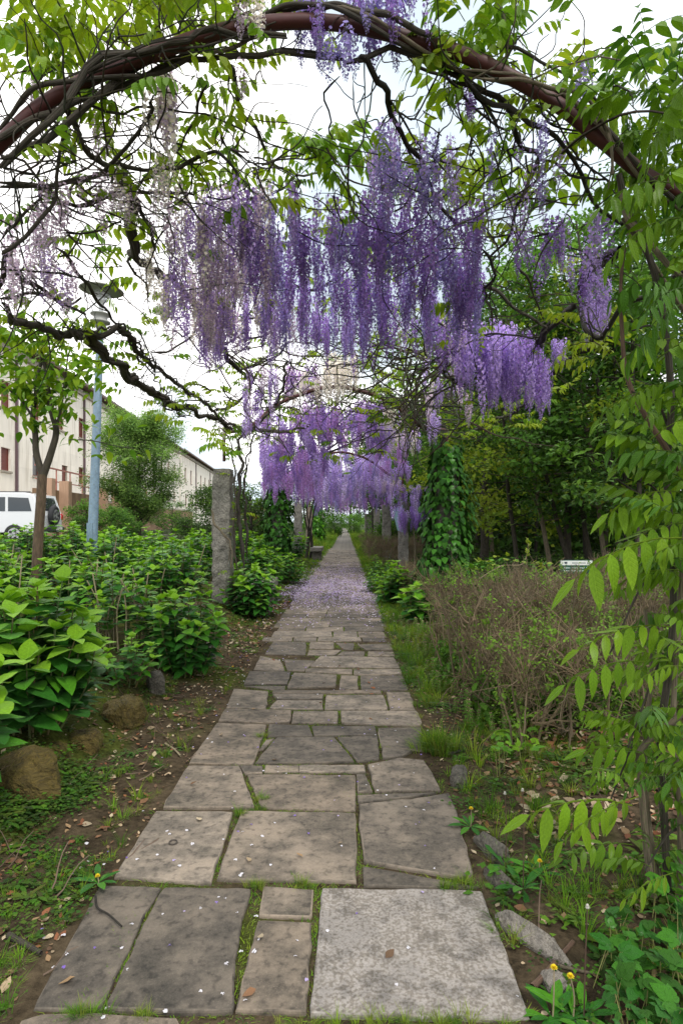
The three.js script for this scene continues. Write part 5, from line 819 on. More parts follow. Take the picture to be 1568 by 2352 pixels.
{ // the white car with its spare wheel
  const p = at(116, 1172, 22), y = 0.78, yaw = 0.03, t = thing('white_car', 'white off-road car with spare wheel on its tail, parked by the houses', 'car', [p.x, y, p.z]); t.rotation.y = yaw;
  const white = new THREE.MeshPhysicalMaterial({ color: col(0.75, 0.76, 0.78), roughness: 0.3, clearcoat: 1, clearcoatRoughness: 0.05 }), glassD = new THREE.MeshPhysicalMaterial({ color: col(0.03, 0.035, 0.04), roughness: 0.05, clearcoat: 1 }), rub = mat({ rgb: [0.025, 0.025, 0.028], roughness: 0.8 }), alloy = mat({ rgb: [0.55, 0.55, 0.57], metalness: 0.7, roughness: 0.35 }), plas = mat({ rgb: [0.05, 0.05, 0.055], roughness: 0.6 });
  // car lies along -x (nose), tail at x = 0
  const prof = [[0, 0.45], [0.02, 1.0], [-0.03, 1.12], [-0.22, 1.7], [-0.5, 1.76], [-2.0, 1.76], [-2.35, 1.68], [-2.95, 1.14], [-3.9, 1.0], [-4.15, 0.85], [-4.2, 0.45]], sh = new THREE.Shape(); prof.forEach(([a, b], i) => (i ? sh.lineTo(a, b) : sh.moveTo(a, b)));
  const g = new THREE.ExtrudeGeometry(sh, { depth: 1.6, bevelEnabled: true, bevelThickness: 0.06, bevelSize: 0.05, bevelSegments: 3 }); g.translate(0, 0, -0.8); mesh('body', g, white, t);
  const pane = (pts, z) => { const s = new THREE.Shape(); pts.forEach(([a, b], i) => (i ? s.lineTo(a, b) : s.moveTo(a, b))); const q = new THREE.ExtrudeGeometry(s, { depth: 0.012, bevelEnabled: false }); q.translate(0, 0, z); return mesh('window', q, glassD, t); };
  for (const z of [0.859, -0.871]) { pane([[-0.25, 1.16], [-0.36, 1.62], [-1.05, 1.65], [-1.05, 1.16]], z); pane([[-1.15, 1.16], [-1.15, 1.65], [-2.0, 1.65], [-2.1, 1.16]], z); pane([[-2.18, 1.16], [-2.1, 1.62], [-2.3, 1.58], [-2.65, 1.16]], z); }
  const rw = mesh('rear_window', new RoundedBoxGeometry(0.03, 0.5, 1.25, 3, 0.012), glassD, t); rw.position.set(-0.075, 1.42, 0); rw.rotation.z = 0.31;
  const wheel = (x, z, name = 'wheel', r = 0.36) => { const q = new THREE.Group(); q.name = name; t.add(q); mesh('tyre', new THREE.TorusGeometry(r * 0.76, r * 0.26, 12, 32), rub, q); const rim = mesh('rim', new GB().add(new THREE.CylinderGeometry(r * 0.6, r * 0.6, 0.12, 24), M4().makeRotationX(Math.PI / 2)).geo(), alloy, q); rim.position.z = 0.02; for (let k = 0; k < 5; k++) { const s = mesh('spoke_gap', new THREE.CylinderGeometry(r * 0.14, r * 0.14, 0.02, 10), rub, q); s.rotation.x = Math.PI / 2; s.position.set(Math.cos(k * 1.257) * r * 0.38, Math.sin(k * 1.257) * r * 0.38, 0.085); } q.position.set(x, 0.36, z); return q; };
  wheel(-0.85, 0.8); wheel(-3.3, 0.8); const a = wheel(-0.85, -0.8), b = wheel(-3.3, -0.8); a.rotation.y = b.rotation.y = Math.PI; const sp = wheel(0.16, 0.05, 'spare_wheel'); sp.position.y = 1.02; sp.rotation.y = Math.PI / 2;
  const red = new THREE.MeshPhysicalMaterial({ color: col(0.5, 0.02, 0.02), roughness: 0.2, clearcoat: 1 }); for (const z of [0.8, -0.8]) { const l = mesh('tail_light', new RoundedBoxGeometry(0.14, 0.24, 0.13, 3, 0.03), red, t); l.position.set(0.03, 0.98, z); }
  const bm = mesh('bumper', new RoundedBoxGeometry(0.2, 0.2, 1.75, 3, 0.06), plas, t); bm.position.set(0.06, 0.52, 0); const np = mesh('number_plate', new RoundedBoxGeometry(0.02, 0.11, 0.5, 2, 0.008), mat({ rgb: [0.7, 0.7, 0.66] }), t); np.position.set(0.17, 0.54, -0.35); for (const z of [0.62, -0.62]) { const r = mesh('roof_rail', new RoundedBoxGeometry(1.8, 0.04, 0.04, 2, 0.015), plas, t); r.position.set(-1.3, 1.84, z); }
}
// trees and shrubs before the houses
const FEA = [[0.2, 0.36, 0.06], [0.28, 0.45, 0.09], [0.13, 0.26, 0.05]];
{ const p = at(318, 1205, 27); tree('feathery_tree', 'soft feathery grey-green tree in front of the pale houses', p.x, p.z, 5.1, 0.1, { lo: 0.08, limbs: 44, R: 1.85, dense: 32, cs: 0.7, col: FEA, rise: [0.2, 1.4], g: CF.concat(CF, CF), lean: [0.01, 0] }); }
{ const p = at(505, 1215, 21); tree('dark_bush', 'dark rounded bush left of the granite pillar', p.x, p.z, 2.6, 0.08, { cat: 'bush', lo: 0.05, limbs: 22, R: 1.25, dense: 16, cs: 0.55, col: DARK }); }
{ const p = at(578, 1210, 19); tree('dark_bush', 'glossy dark bush showing between the left pillar and the left ivy', p.x, p.z, 2.4, 0.07, { cat: 'bush', lo: 0.1, limbs: 16, R: 0.7, dense: 14, cs: 0.5, col: DARK }); }
{ const p = at(440, 1215, 18); tree('grey_shrub', 'low rounded grey-green shrub at the street edge', p.x, p.z, 0.75, 0.03, { cat: 'shrub', lo: 0.05, limbs: 14, R: 0.55, dense: 14, cs: 0.35, col: [[0.1, 0.115, 0.06], [0.13, 0.14, 0.075], [0.07, 0.085, 0.045]] }); }
for (const [u, d, h, l] of [[195, 22, 0.9, 'small green shrub at the left foot of the lamp post'], [255, 22, 1.0, 'small green shrub right of the lamp post'], [290, 23, 0.8, 'small green shrub under the feathery tree'], [425, 30, 0.8, 'clipped green shrub by the far steps'], [395, 34, 1.4, 'slim dark cypress-like shrub beside the feathery tree']]) { const p = at(u, 1215, d); tree('shrub', l, p.x, p.z, h + 0.3, 0.03, { cat: 'shrub', lo: 0.05, limbs: 12, R: h * 0.6, dense: 12, cs: 0.45, col: GREEN }); }
{ // far small building at the end of the street, red panel and blue door
  const p = at(588, 1190, 80), t = thing('low_building', 'low far building with red wall panel and tiled roof beyond the street', 'building', [p.x, 0.6, p.z]); part('wall', new GB().box(p.x - 3.5, p.x + 3, 0.6, 3.2, p.z - 6, p.z).geo(), mat({ rgb: [0.55, 0.5, 0.48] }), t); part('red_panel', new GB().box(p.x - 1.6, p.x + 0.5, 0.7, 2.5, p.z + 0.003, p.z + 0.1).geo(), mat({ rgb: [0.4, 0.05, 0.04] }), t); part('door', new GB().box(p.x + 0.9, p.x + 2.4, 0.7, 2.6, p.z + 0.003, p.z + 0.08).geo(), mat({ rgb: [0.25, 0.32, 0.38] }), t); part('roof', new GB().box(p.x - 3.8, p.x + 3.3, 3.2, 3.55, p.z - 6.3, p.z + 0.4).geo(), mat({ rgb: [0.3, 0.12, 0.08] }), t);
}
{ // distant trees behind the houses
  tree('cypress_tree', 'thin bare-topped tree peeping over the house roof', -24, -78, 13.4, 0.15, { lo: 0.75, limbs: 8, R: 0.8, dense: 4, col: DARK, rise: [1, 2] });
}

// ---------------------------------------------------------------- stones, slabs and small things on the ground
const mossRock = mat({ rgb: [0.15, 0.11, 0.025], map: soilMap, bumpMap: soilBump, bumpScale: 0.03 }), earthRock = mat({ rgb: [0.2, 0.15, 0.1], map: graniteMap, bumpMap: graniteBump, bumpScale: 0.03 }), greyRock = mat({ rgb: [0.17, 0.155, 0.13], map: graniteMap, bumpMap: graniteBump, bumpScale: 0.03 }), paleRock = mat({ rgb: [0.36, 0.33, 0.3], map: roughMap, bumpMap: graniteBump, bumpScale: 0.03 });
function rock(name, label, u, v, h, s, m, ry, k) { const p = onGround(u, v, h), o = tag(mesh(numbered(name), rockGeo(s[0], s[1], s[2], k), m, scene), label, 'rock'); o.position.set(p.x, h, p.z); o.rotation.set(rr(-0.1, 0.1), ry, rr(-0.1, 0.1)); o.updateMatrixWorld();
  if (m === mossRock) {                                   // short moss growing on its top and sides
    const P = o.geometry.attributes.position, N = o.geometry.attributes.normal, q = V(0, 0, 0), nn = V(0, 0, 0), L = [], K = []; for (let i = 0; i < P.count; i += 2) { if (rnd() > 0.6) continue; q.fromBufferAttribute(P, i); nn.fromBufferAttribute(N, i); if (nn.y < -0.3 || fbm(q.x * 9 + k, q.y * 9, q.z * 9, 3) < -0.12) continue; L.push(frame(q.clone().addScaledVector(nn, -0.003), V(rn(), rn(), rn()), nn, rr(0.2, 0.38))); const t = rr(0.6, 1.3); K.push(col(0.13 * t, 0.13 * t, 0.022 * t)); }
    const im = new THREE.InstancedMesh(rockMoss, rockMossM, L.length); L.forEach((x, i) => { im.setMatrixAt(i, x); im.setColorAt(i, K[i]); }); im.name = 'moss'; im.userData.kind = 'stuff'; o.add(im);
  }
  return o; }
const rockMoss = tuft(14, 0.028, 0.0022, 1.2), rockMossM = leafMat(1, 1, 1, 0.3, 0, { map: null, bumpMap: null });
rock('mossy_boulder', 'round boulder covered in olive brown moss at the left edge', 62, 1800, 0.12, [0.17, 0.17, 0.16], mossRock, 0.4, 1);
rock('earthy_rock', 'mossy rock under the big hydrangea', 285, 1640, 0.12, [0.15, 0.12, 0.14], mossRock, 1.2, 7); rock('earthy_rock', 'pale edged rock behind the big hydrangea, nearest of the upper bed rocks', 285, 1560, 0.16, [0.13, 0.13, 0.12], earthRock, 0.3, 13);
rock('grey_rock', 'dark grey upright rock beside the low seedling', 358, 1575, 0.12, [0.07, 0.13, 0.08], greyRock, 0.7, 17); rock('earthy_rock', 'brown sunk rock between the boulder and the path side rocks', 200, 1710, 0.08, [0.13, 0.1, 0.1], mossRock, 2, 21); rock('earthy_rock', 'small mossy rock touching the boulder', 128, 1745, 0.08, [0.08, 0.11, 0.08], mossRock, 2, 27);
rock('mossy_stone', 'small yellow-mossed stone at the foot of the left granite pillar', 517, 1425, 0.06, [0.12, 0.08, 0.12], mossRock, 0.2, 31); rock('earthy_rock', 'stone among dry canes in the hydrangea bed', 470, 1500, 0.12, [0.12, 0.1, 0.1], greyRock, 1, 37);
for (const [u, v, a, b, c, m, ry, k, l] of [[1053, 1790, 0.06, 0.09, 0.15, greyRock, -0.2, 41, 'upright grey edging stone right of the path, farthest of the five'], [1130, 1960, 0.055, 0.08, 0.14, greyRock, 0.3, 43, 'grey edging stone below the yellow dandelion'], [1145, 2030, 0.045, 0.06, 0.11, greyRock, 0.3, 47, 'small grey edging stone beside the corner of the speckled slab'], [1218, 2165, 0.05, 0.07, 0.17, paleRock, 0.55, 53, 'whitish lichen-covered edging stone right of the speckled slab'], [1278, 2270, 0.05, 0.05, 0.06, paleRock, 0.2, 59, 'small whitish stone at the lower right, nearest of the edging']]) rock('edging_stone', l, u, v, -0.008, [a * 0.85, b * 0.8, c * 0.95], m, ry, k);
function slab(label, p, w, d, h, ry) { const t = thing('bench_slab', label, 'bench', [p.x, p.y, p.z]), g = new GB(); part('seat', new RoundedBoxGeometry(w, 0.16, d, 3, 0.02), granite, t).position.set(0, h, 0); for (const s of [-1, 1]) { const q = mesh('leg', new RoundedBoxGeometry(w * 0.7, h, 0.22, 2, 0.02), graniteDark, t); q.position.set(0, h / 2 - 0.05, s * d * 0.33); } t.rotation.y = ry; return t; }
{ const p = onGround(606, 1352, 0.35); slab('grey stone bench slab half hidden in the hydrangeas left of the path', V(p.x, groundH(p.x, p.z), p.z), 0.42, 1.5, 0.42, 0.05); const q = onGround(728, 1268, 0.3); slab('far grey stone bench beside the left granite pillars', V(q.x, groundH(q.x, q.z), q.z), 0.5, 1.6, 0.45, 0); }
{ // small notice board
  const p = at(1322, 1302, 8.6), t = thing('notice_board', 'small green and white notice board behind the brown hedge', 'sign', [p.x, groundH(p.x, p.z), p.z]), c = document.createElement('canvas'); c.width = 512; c.height = 256; const g = c.getContext('2d');
  g.fillStyle = '#0f4a38'; g.fillRect(0, 0, 512, 256); g.fillStyle = '#d8dcd6'; g.fillRect(0, 0, 512, 92); g.fillStyle = '#39424a'; g.beginPath(); g.moveTo(60, 22); g.lineTo(108, 22); g.lineTo(108, 54); g.quadraticCurveTo(84, 82, 60, 54); g.fill();
  g.lineCap = 'round'; g.lineWidth = 9; for (const [y, x0, n, s] of [[48, 190, 17, '#4d585c'], [148, 60, 24, '#c9d6cc'], [206, 60, 19, '#c9d6cc']]) { g.strokeStyle = s; for (let k = 0; k < n; k++) { if (k % 7 === 6) continue; g.beginPath(); g.moveTo(x0 + k * 17, y - 12); g.lineTo(x0 + k * 17 + 4, y + 12); g.stroke(); } }
  const tx = new THREE.CanvasTexture(c); tx.colorSpace = THREE.SRGBColorSpace; const bd = mesh('board', new RoundedBoxGeometry(0.46, 0.19, 0.025, 2, 0.006), mat({ rgb: [0.02, 0.09, 0.06], roughness: 0.5 }), t); bd.position.set(0, p.y - t.position.y, 0); const f = mesh('face', new THREE.PlaneGeometry(0.445, 0.175), mat({ map: tx, roughness: 0.5 }), t); f.position.set(0, p.y - t.position.y, 0.0145); for (const s of [-0.18, 0.18]) { const q = mesh('post', new THREE.CylinderGeometry(0.015, 0.015, p.y - t.position.y, 10), mat({ rgb: [0.1, 0.11, 0.1] }), t); q.position.set(s, (p.y - t.position.y) / 2, -0.03); }
}
{ // pale blue plastic sheet tied at the second right pillar
  const b = new GB(), P = [[903, 1170, 17.6], [925, 1160, 17.45], [925, 1223, 17.5], [912, 1218, 17.6], [905, 1190, 17.7]].map((q) => at(...q)), c = at(914, 1190, 17.4); for (const p of P) b.v(p.x, p.y, p.z); const i = b.v(c.x, c.y, c.z); for (let k = 0; k < 5; k++) b.f(i, k, (k + 1) % 5);
  const Q = [[948, 1150, 17.6], [966, 1152, 17.6], [962, 1168, 17.7], [955, 1172, 17.6]].map((q) => at(...q)), j = b.n; for (const p of Q) b.v(p.x, p.y, p.z); b.f(j, j + 1, j + 2); b.f(j, j + 2, j + 3);
  tag(part(numbered('plastic_sheet'), b.geo(), mat({ rgb: [0.25, 0.4, 0.45], roughness: 0.5, side: THREE.DoubleSide }), scene), 'pale blue sheet tied behind the flower-hung pillar on the right', 'sheet');
}
{ // small iron ring let into a slab
  const p = onGround(398, 1938, 0), o = tag(mesh(numbered('iron_ring'), new THREE.TorusGeometry(0.018, 0.0035, 8, 28), mat({ rgb: [0.09, 0.075, 0.065], metalness: 0.5, roughness: 0.7 }), scene), 'small rusty iron ring lying on the pale slab left of the middle', 'ring'); o.rotation.x = -1.48; o.position.set(p.x, 0.008, p.z);
}
// fallen petals
{
  const g = new GB(); for (const [oz, sc, tl] of [[0, 1, 0.5], [0.55, 0.7, -0.2]]) { const c = g.v(0, -0.02, oz); const ring = []; for (let k = 0; k < 7; k++) { const a = k / 7 * 6.283, r = 0.5 * sc * (1 + 0.25 * Math.cos(a * 2)); ring.push(g.v(Math.cos(a) * r, 0.16 + tl * 0.3 * Math.sin(a) + 0.05 * Math.cos(3 * a), oz + Math.sin(a) * r * 0.85)); } ring.forEach((e, k) => g.f(c, ring[(k + 1) % 7], e)); }
  const geo = g.geo(), L = [], K = [], one = (x, z, s, c) => { L.push(frame(V(x, Math.max(0.004, Math.abs(x - pathMid) > 0.85 ? groundH(x, z) + 0.004 : 0.004) , z), V(rn(), 0, rn()), V(rn() * 0.5, 1, rn() * 0.5), V(s, s, s))); K.push(col(...c)); };
  const pale = [[0.72, 0.6, 0.84], [0.6, 0.46, 0.78], [0.8, 0.74, 0.86], [0.45, 0.3, 0.68]], near = [[0.8, 0.78, 0.84], [0.78, 0.75, 0.8], [0.3, 0.2, 0.62], [0.24, 0.14, 0.55], [0.55, 0.45, 0.75]];
  for (let i = 0; i < 26000; i++) { const z = -rr(8.8, 24), w = Math.exp(-Math.pow((-z - 13.8) / 2.8, 2)) * 0.6 + 0.22 * Math.exp(-Math.pow((-z - 18) / 4, 2)), x = rr(-1.45, 0.8), edge = x < -1.05 ? 0.75 : 1; if (rnd() > w * edge * (0.5 + 1.1 * clamp(0.5 + 1.6 * fbm(x * 1.6, z * 1.1, 2, 3), 0, 1))) continue; one(x, z, rr(0.014, 0.027), pick(pale)); }
  for (let i = 0; i < 330; i++) { const z = -Math.pow(rnd(), 0.8) * 7.2 - 1.8, x = rr(-1.3, 0.85); one(x, z, rr(0.008, 0.014), pick(near)); }
  for (let i = 0; i < 34; i++) one(rr(-1.25, -0.3), -rr(1.9, 3.2), rr(0.011, 0.016), pick(near.slice(0, 2)));
  inst('fallen_petals', geo, petalMat(1, 1, 1), L, scene, 'fallen lilac and white petals strewn on the path, thickest in the middle distance', K);
}
// dry leaves and bits of twig
{
  const g = leafGeo(1, 0.32, { droop: -0.25, fold: 0.5, n: 4, wave: 0.1 }), L = [], K = [], cs = [[0.2, 0.1, 0.05], [0.3, 0.19, 0.1], [0.14, 0.08, 0.045], [0.42, 0.31, 0.2], [0.24, 0.09, 0.04], [0.5, 0.4, 0.28]];
  const drop = (x, z, s) => { L.push(frame(V(x, (Math.abs(x - pathMid) < 0.8 ? 0.003 : groundH(x, z)) + 0.006, z), V(rn(), rn() * 0.15, rn()), V(rn() * 0.5, 1, rn() * 0.5), s)); const k = rr(0.7, 1.2); K.push(col(...pick(cs).map((e) => e * k))); };
  for (let i = 0; i < 3600; i++) { const l = rnd() < 0.55, z = -rr(1.7, 9); drop(l ? -rr(1.02, 2.1) : rr(0.6, 1.9), z, rr(0.014, 0.034)); }
  for (let i = 0; i < 900; i++) { const l = rnd() < 0.5, z = -rr(1.8, 13); drop(l ? -rr(1.1, 1.9) : rr(0.62, 1.5), z, rr(0.025, 0.06)); } for (let i = 0; i < 700; i++) drop(rr(0.95, 2.3), -rr(2.9, 4.6), rr(0.03, 0.07)); for (let i = 0; i < 26; i++) drop(rr(-1, 0.5), -rr(2, 8), rr(0.03, 0.05)); for (let i = 0; i < 260; i++) drop(-rr(1.12, 1.7), -rr(7, 12), rr(0.04, 0.07));
  inst('leaf_litter', g, mat({ map: leafMap, side: THREE.DoubleSide }), L, scene, 'brown dry leaves scattered on the soil beside the path', K);
  const S = [twigSpray(1, 1, 0.016, [1, 1, 1]), twigSpray(1, 1, 0.02, [1, 1, 1])], M = [[], []]; for (let i = 0; i < 240; i++) { const l = rnd() < 0.45, x = l ? -rr(1.0, 1.9) : rr(0.6, 2.2), z = -rr(1.8, 8); M[i % 2].push(frame(V(x, groundH(x, z) + 0.012, z), V(rn() * 0.2, 1, rn() * 0.2), V(rn(), 0.1, rn()), rr(0.08, 0.28))); }
  M.forEach((l, i) => inst('fallen_twigs', S[i], mat({ rgb: [0.15, 0.1, 0.07], vertexColors: true }), l, scene, 'thin broken twigs lying on the soil beside the path' + (i ? ', paler ones' : '')));
  for (const [l, pts, r, m] of [['curved dark stick lying across the corner of the damp slab at the lower left', [[220, 2048], [225, 2075], [250, 2090], [280, 2117]], 0.005, barkDark], ['thick brown stick at the lower right beside the whitish edging stone', [[1222, 2255], [1260, 2215], [1315, 2160]], 0.011, barkRed], ['long pale stick lying on the soil at the lower right', [[1285, 2207], [1370, 2225], [1470, 2222]], 0.006, barkPale], ['thin stick standing beside the speckled slab', [[1170, 2146], [1185, 2115], [1196, 2085]], 0.004, barkRed], ['grey stick on the mossy soil at the left edge', [[20, 2140], [60, 2160], [95, 2178]], 0.012, bark], ['pale stick on the left soil near the path, mid-way', [[380, 1702], [400, 1715], [415, 1730]], 0.008, caneMat], ['dark stick on the right soil under the hedge', [[1030, 1727], [1060, 1722], [1105, 1726]], 0.01, barkDark]]) tag(part(numbered('stick'), new GB().tube(pts.map(([u, v]) => { const p = onGround(u, v, 0.03); p.y = Math.max(0.012, groundH(p.x, p.z) + r); return p; }), [r, r * 0.7], 7, [1, 1, 1], 14).geo(), m, scene), l, 'stick');
}
// moss and grass in the joints, grass tufts, weeds
{
  const mossG = [tuft(26, 0.028, 0.0022, 1.4), tuft(22, 0.022, 0.002, 1.6)], grassG = [tuft(34, 0.13, 0.0028, 1.1), tuft(26, 0.2, 0.003, 0.9), tuft(40, 0.09, 0.0026, 1.3)], gm = leafMat(1, 1, 1, 0.35, 0.05, { map: null, bumpMap: null });
  const J = [[], []], JK = [[], []], Gm = [[], [], []], GK = [[], [], []], greens = [[0.13, 0.27, 0.012], [0.2, 0.31, 0.016], [0.22, 0.28, 0.03], [0.08, 0.2, 0.01]];
  joints.forEach(([a, b]) => { const len = Math.hypot(b[0] - a[0], b[1] - a[1]), z = -(a[1] + b[1]) / 2; if (z > 16) return; const along = Math.abs(b[1] - a[1]) > Math.abs(b[0] - a[0]), q = nz(a[0] * 3, a[1] * 2.5, 4); for (let s = 0; s < len; s += 0.011 * (1 + z * 0.1)) { const t = s / len, x = lerp(a[0], b[0], t), zz = lerp(a[1], b[1], t); if (x < -0.95 && along) continue; const p = 0.18 + (along ? 0.35 : 0.02) + 0.9 * nz(x * 3.2, zz * 3.2, 8) + 0.35 * q; if (rnd() > p) continue; const i = rnd() < 0.5 ? 0 : 1, k = rr(0.6, 1.25); J[i].push(frame(V(x + rn() * 0.008, -0.022, zz + rn() * 0.008), V(rn(), 0, rn()), V(0, 1, 0), rr(0.6, 1.25))); JK[i].push(col(...pick(greens).map((e) => e * k))); } });
  J.forEach((l, i) => inst('joint_moss', mossG[i], gm, l, path, null, JK[i]));
  const grass = (x, z, s, y) => { const i = Math.floor(rnd() * 3), k = rr(0.6, 1.2); Gm[i].push(frame(V(x, y ?? groundH(x, z) - 0.008, z), V(rn(), 0, rn()), V(rn() * 0.2, 1, rn() * 0.2), s)); GK[i].push(col(...pick(greens).map((e) => e * k))); };
  for (const [u, v, n, s, r] of [[588, 2034, 10, 0.3, 0.02], [185, 2330, 12, 0.35, 0.04], [1068, 2030, 12, 0.35, 0.04], [600, 1835, 8, 0.3, 0.015], [1060, 2348, 14, 0.35, 0.08], [840, 2348, 20, 0.3, 0.12], [1000, 1720, 30, 1.0, 0.06], [320, 2331, 8, 0.3, 0.05], [545, 1870, 8, 0.35, 0.02], [595, 1860, 6, 0.3, 0.02], [605, 1690, 6, 0.4, 0.03], [1040, 2035, 10, 0.3, 0.03], [690, 2030, 10, 0.25, 0.05]]) { const p = onGround(u, v, 0); for (let k = 0; k < n; k++) grass(p.x + rn() * r * 2, p.z + rn() * r * (v > 2300 ? 0.25 : 1.2), s * rr(0.6, 1.2), -0.01); }
  for (let i = 0; i < 2600; i++) { const z = -rr(1.8, 30), x = rr(0.58, 1.3 + 0.3 * rnd()), n = fbm(x * 1.3, z * 0.9, 3, 3); if (n < -0.12 + (z > -3.4 ? 0.15 : -0.05)) continue; grass(x, z, rr(0.45, 1.05) * (z < -4 ? 1.1 : 0.75)); }
  for (let i = 0; i < 1500; i++) { const z = -1.7 - 28 * Math.pow(rnd(), 1.7), x = -rr(1.08, 2.0), n = fbm(x * 1.5, z * 1.1, 6, 3); if (n < -0.06) continue; grass(x, z, rr(0.16, 0.6)); } for (let i = 0; i < 2600; i++) { const z = -rr(36, 95), s = rr(1.5, 3); grass(-rr(0.95, 3.4), z, s); grass(rr(0.55, 3), z, s); } for (let i = 0; i < 1400; i++) { const z = -rr(16, 45); grass(-rr(0.95, 2), z, rr(0.4, 0.9)); grass(rr(0.5, 1.4), z, rr(0.4, 0.9)); }
  Gm.forEach((l, i) => inst('grass', grassG[i], gm, l, scene, ['short green grass tufts beside the path', 'longer grass blades beside the path', 'low spreading grass at the path edges'][i], GK[i]));
  // small weeds: flat rosettes and creeping leaves
  const ros = (n, s, w, up) => { const b = new GB(); for (let k = 0; k < n; k++) { const a = k * 2.4 + rr(-0.2, 0.2), q = 0.2 + 0.8 * rnd(); b.add(leafGeo(s * q, w * s, { droop: 0.3, fold: 0.2, n: 3, belly: 0.55 }), frame(V(Math.cos(a) * 0.01, rr(0.002, 0.03) * up, Math.sin(a) * 0.01), V(Math.cos(a), rr(0.05, 0.5) * up, Math.sin(a)), V(0, 1, 0)), [1, 1, 1].map(() => rr(0.75, 1.25))); } return b.geo(); };
  const creep = (n, s, R) => { const b = new GB(); for (let k = 0; k < n; k++) { const a = rr(0, 6.28), q = Math.sqrt(rnd()) * R, p = V(Math.cos(a) * q, rr(0.006, 0.05), Math.sin(a) * q), d = rr(0, 6.28), t = rr(0.7, 1.3); b.add(leafGeo(s * rr(0.6, 1.2), s * 0.4, { droop: 0.2, n: 2, belly: 0.5 }), frame(p, V(Math.cos(d), rr(-0.1, 0.5), Math.sin(d)), V(rn() * 0.4, 1, rn() * 0.4)), [t, t, t]); } return b.geo(); };
  const W = [ros(12, 0.1, 0.12, 1), creep(34, 0.024, 0.11), creep(22, 0.034, 0.12), ros(9, 0.07, 0.2, 1.2), creep(44, 0.015, 0.09)], WM = W.map(() => []), WK = W.map(() => []), wm = leafMat(1, 1, 1, 0.3, 0.25, { bumpMap: null }), wg = [[0.08, 0.22, 0.012], [0.13, 0.27, 0.015], [0.055, 0.16, 0.012], [0.11, 0.19, 0.02]];
  const weed = (x, z, s) => { const i = Math.floor(rnd() * 5), k = rr(0.45, 0.95); WM[i].push(frame(V(x, groundH(x, z) - 0.004, z), V(rn(), 0, rn()), V(rn() * 0.2, 1, rn() * 0.2), s)); WK[i].push(col(...pick(wg).map((e) => e * k))); };
  for (let i = 0; i < 1500; i++) { const z = -rr(1.7, 14), x = -rr(1.08, 2.3), n = fbm(x * 1.6, z * 1.4, 1, 3) + 0.2 * sstep(-1.35, -1.8, x); if (n < 0.05 + 0.06 * rnd()) continue; weed(x, z, rr(0.35, 0.9)); }
  for (let i = 0; i < 2200; i++) { const z = -rr(1.7, 14), x = rr(0.6, 2.2), n = fbm(x * 1.5, z * 1.2, 7, 3); if (n < (z > -4.6 && z < -2.9 && x > 1 ? 0.12 : -0.1)) continue; weed(x, z, rr(0.5, 1.2)); }
  for (let i = 0; i < 110; i++) weed(-rr(1.1, 1.75), -rr(1.8, 3), rr(0.5, 0.9)); for (let i = 0; i < 240; i++) { const a = rr(0, 6.28), q = Math.sqrt(rnd()); weed(-1.72 + Math.cos(a) * q * 0.28, -3.35 + Math.sin(a) * q * 0.4, rr(0.6, 1.2)); }
  W.forEach((g, i) => inst('weeds', g, wm, WM[i], scene, ['flat weed rosettes on the soil', 'creeping clover-like weeds', 'creeping broad-leaved weeds', 'small upright weeds', 'fine-leaved ground cover'][i] + ' beside the path', WK[i]));
  // dead-nettle stems with small mauve flowers, between path and hedge
  const N = (() => { const b = new GB(); b.tube([V(0, 0, 0), V(0.01, 0.12, 0), V(0, 0.26, 0.01)], [0.003, 0.002], 4, [0.7, 0.5, 0.4]); for (let k = 0; k < 7; k++) { const h = 0.05 + k * 0.032; for (let q = 0; q < 4; q++) { const a = q * 1.57 + k * 0.78; b.add(leafGeo(0.036, 0.014, { droop: 0.4, n: 2 }), frame(V(0, h, 0), V(Math.cos(a), 0.3, Math.sin(a)), V(0, 1, 0)), [0.35, 0.55, 0.12]); if (k > 2) b.add(leafGeo(0.016, 0.006, { n: 2 }), frame(V(Math.cos(a) * 0.008, h + 0.01, Math.sin(a) * 0.008), V(Math.cos(a), 0.9, Math.sin(a)), V(0, 1, 0)), [1.9, 0.9, 1.7]); } } return b.geo(); })(), NM = [];
  for (let i = 0; i < 150; i++) { const z = -rr(4.2, 9.5), x = rr(0.78, 1.25) + 0.12 * rn(); NM.push(frame(V(x, groundH(x, z) - 0.01, z), V(rn(), 0, rn()), V(rn() * 0.25, 1, rn() * 0.25), rr(0.45, 0.9))); }
  inst('dead_nettle', N, leafMat(0.3, 0.42, 0.16, 0.3, 0.05, { map: null, bumpMap: null }), NM, scene, 'thin weed stems with tiny mauve flowers between the path and the brown hedge');
  const FN = [], FK = [], fg = clump(30, 0.07, 0.14, 0.9); for (let i = 0; i < 260; i++) { const x = rr(1.0, 3.4), z = -rr(4.4, 6.4); FN.push(frame(V(x, groundH(x, z) + rr(0.02, 0.3), z), V(rn(), 0, rn()), V(rn() * 0.3, 1, rn() * 0.3), rr(0.6, 1.2))); const k = rr(0.7, 1.3); FK.push(col(0.08 * k, 0.2 * k, 0.015 * k)); } inst('undergrowth', fg, foliageMat, FN, scene, 'green weeds growing through the foot of the brown hedge', FK);
}
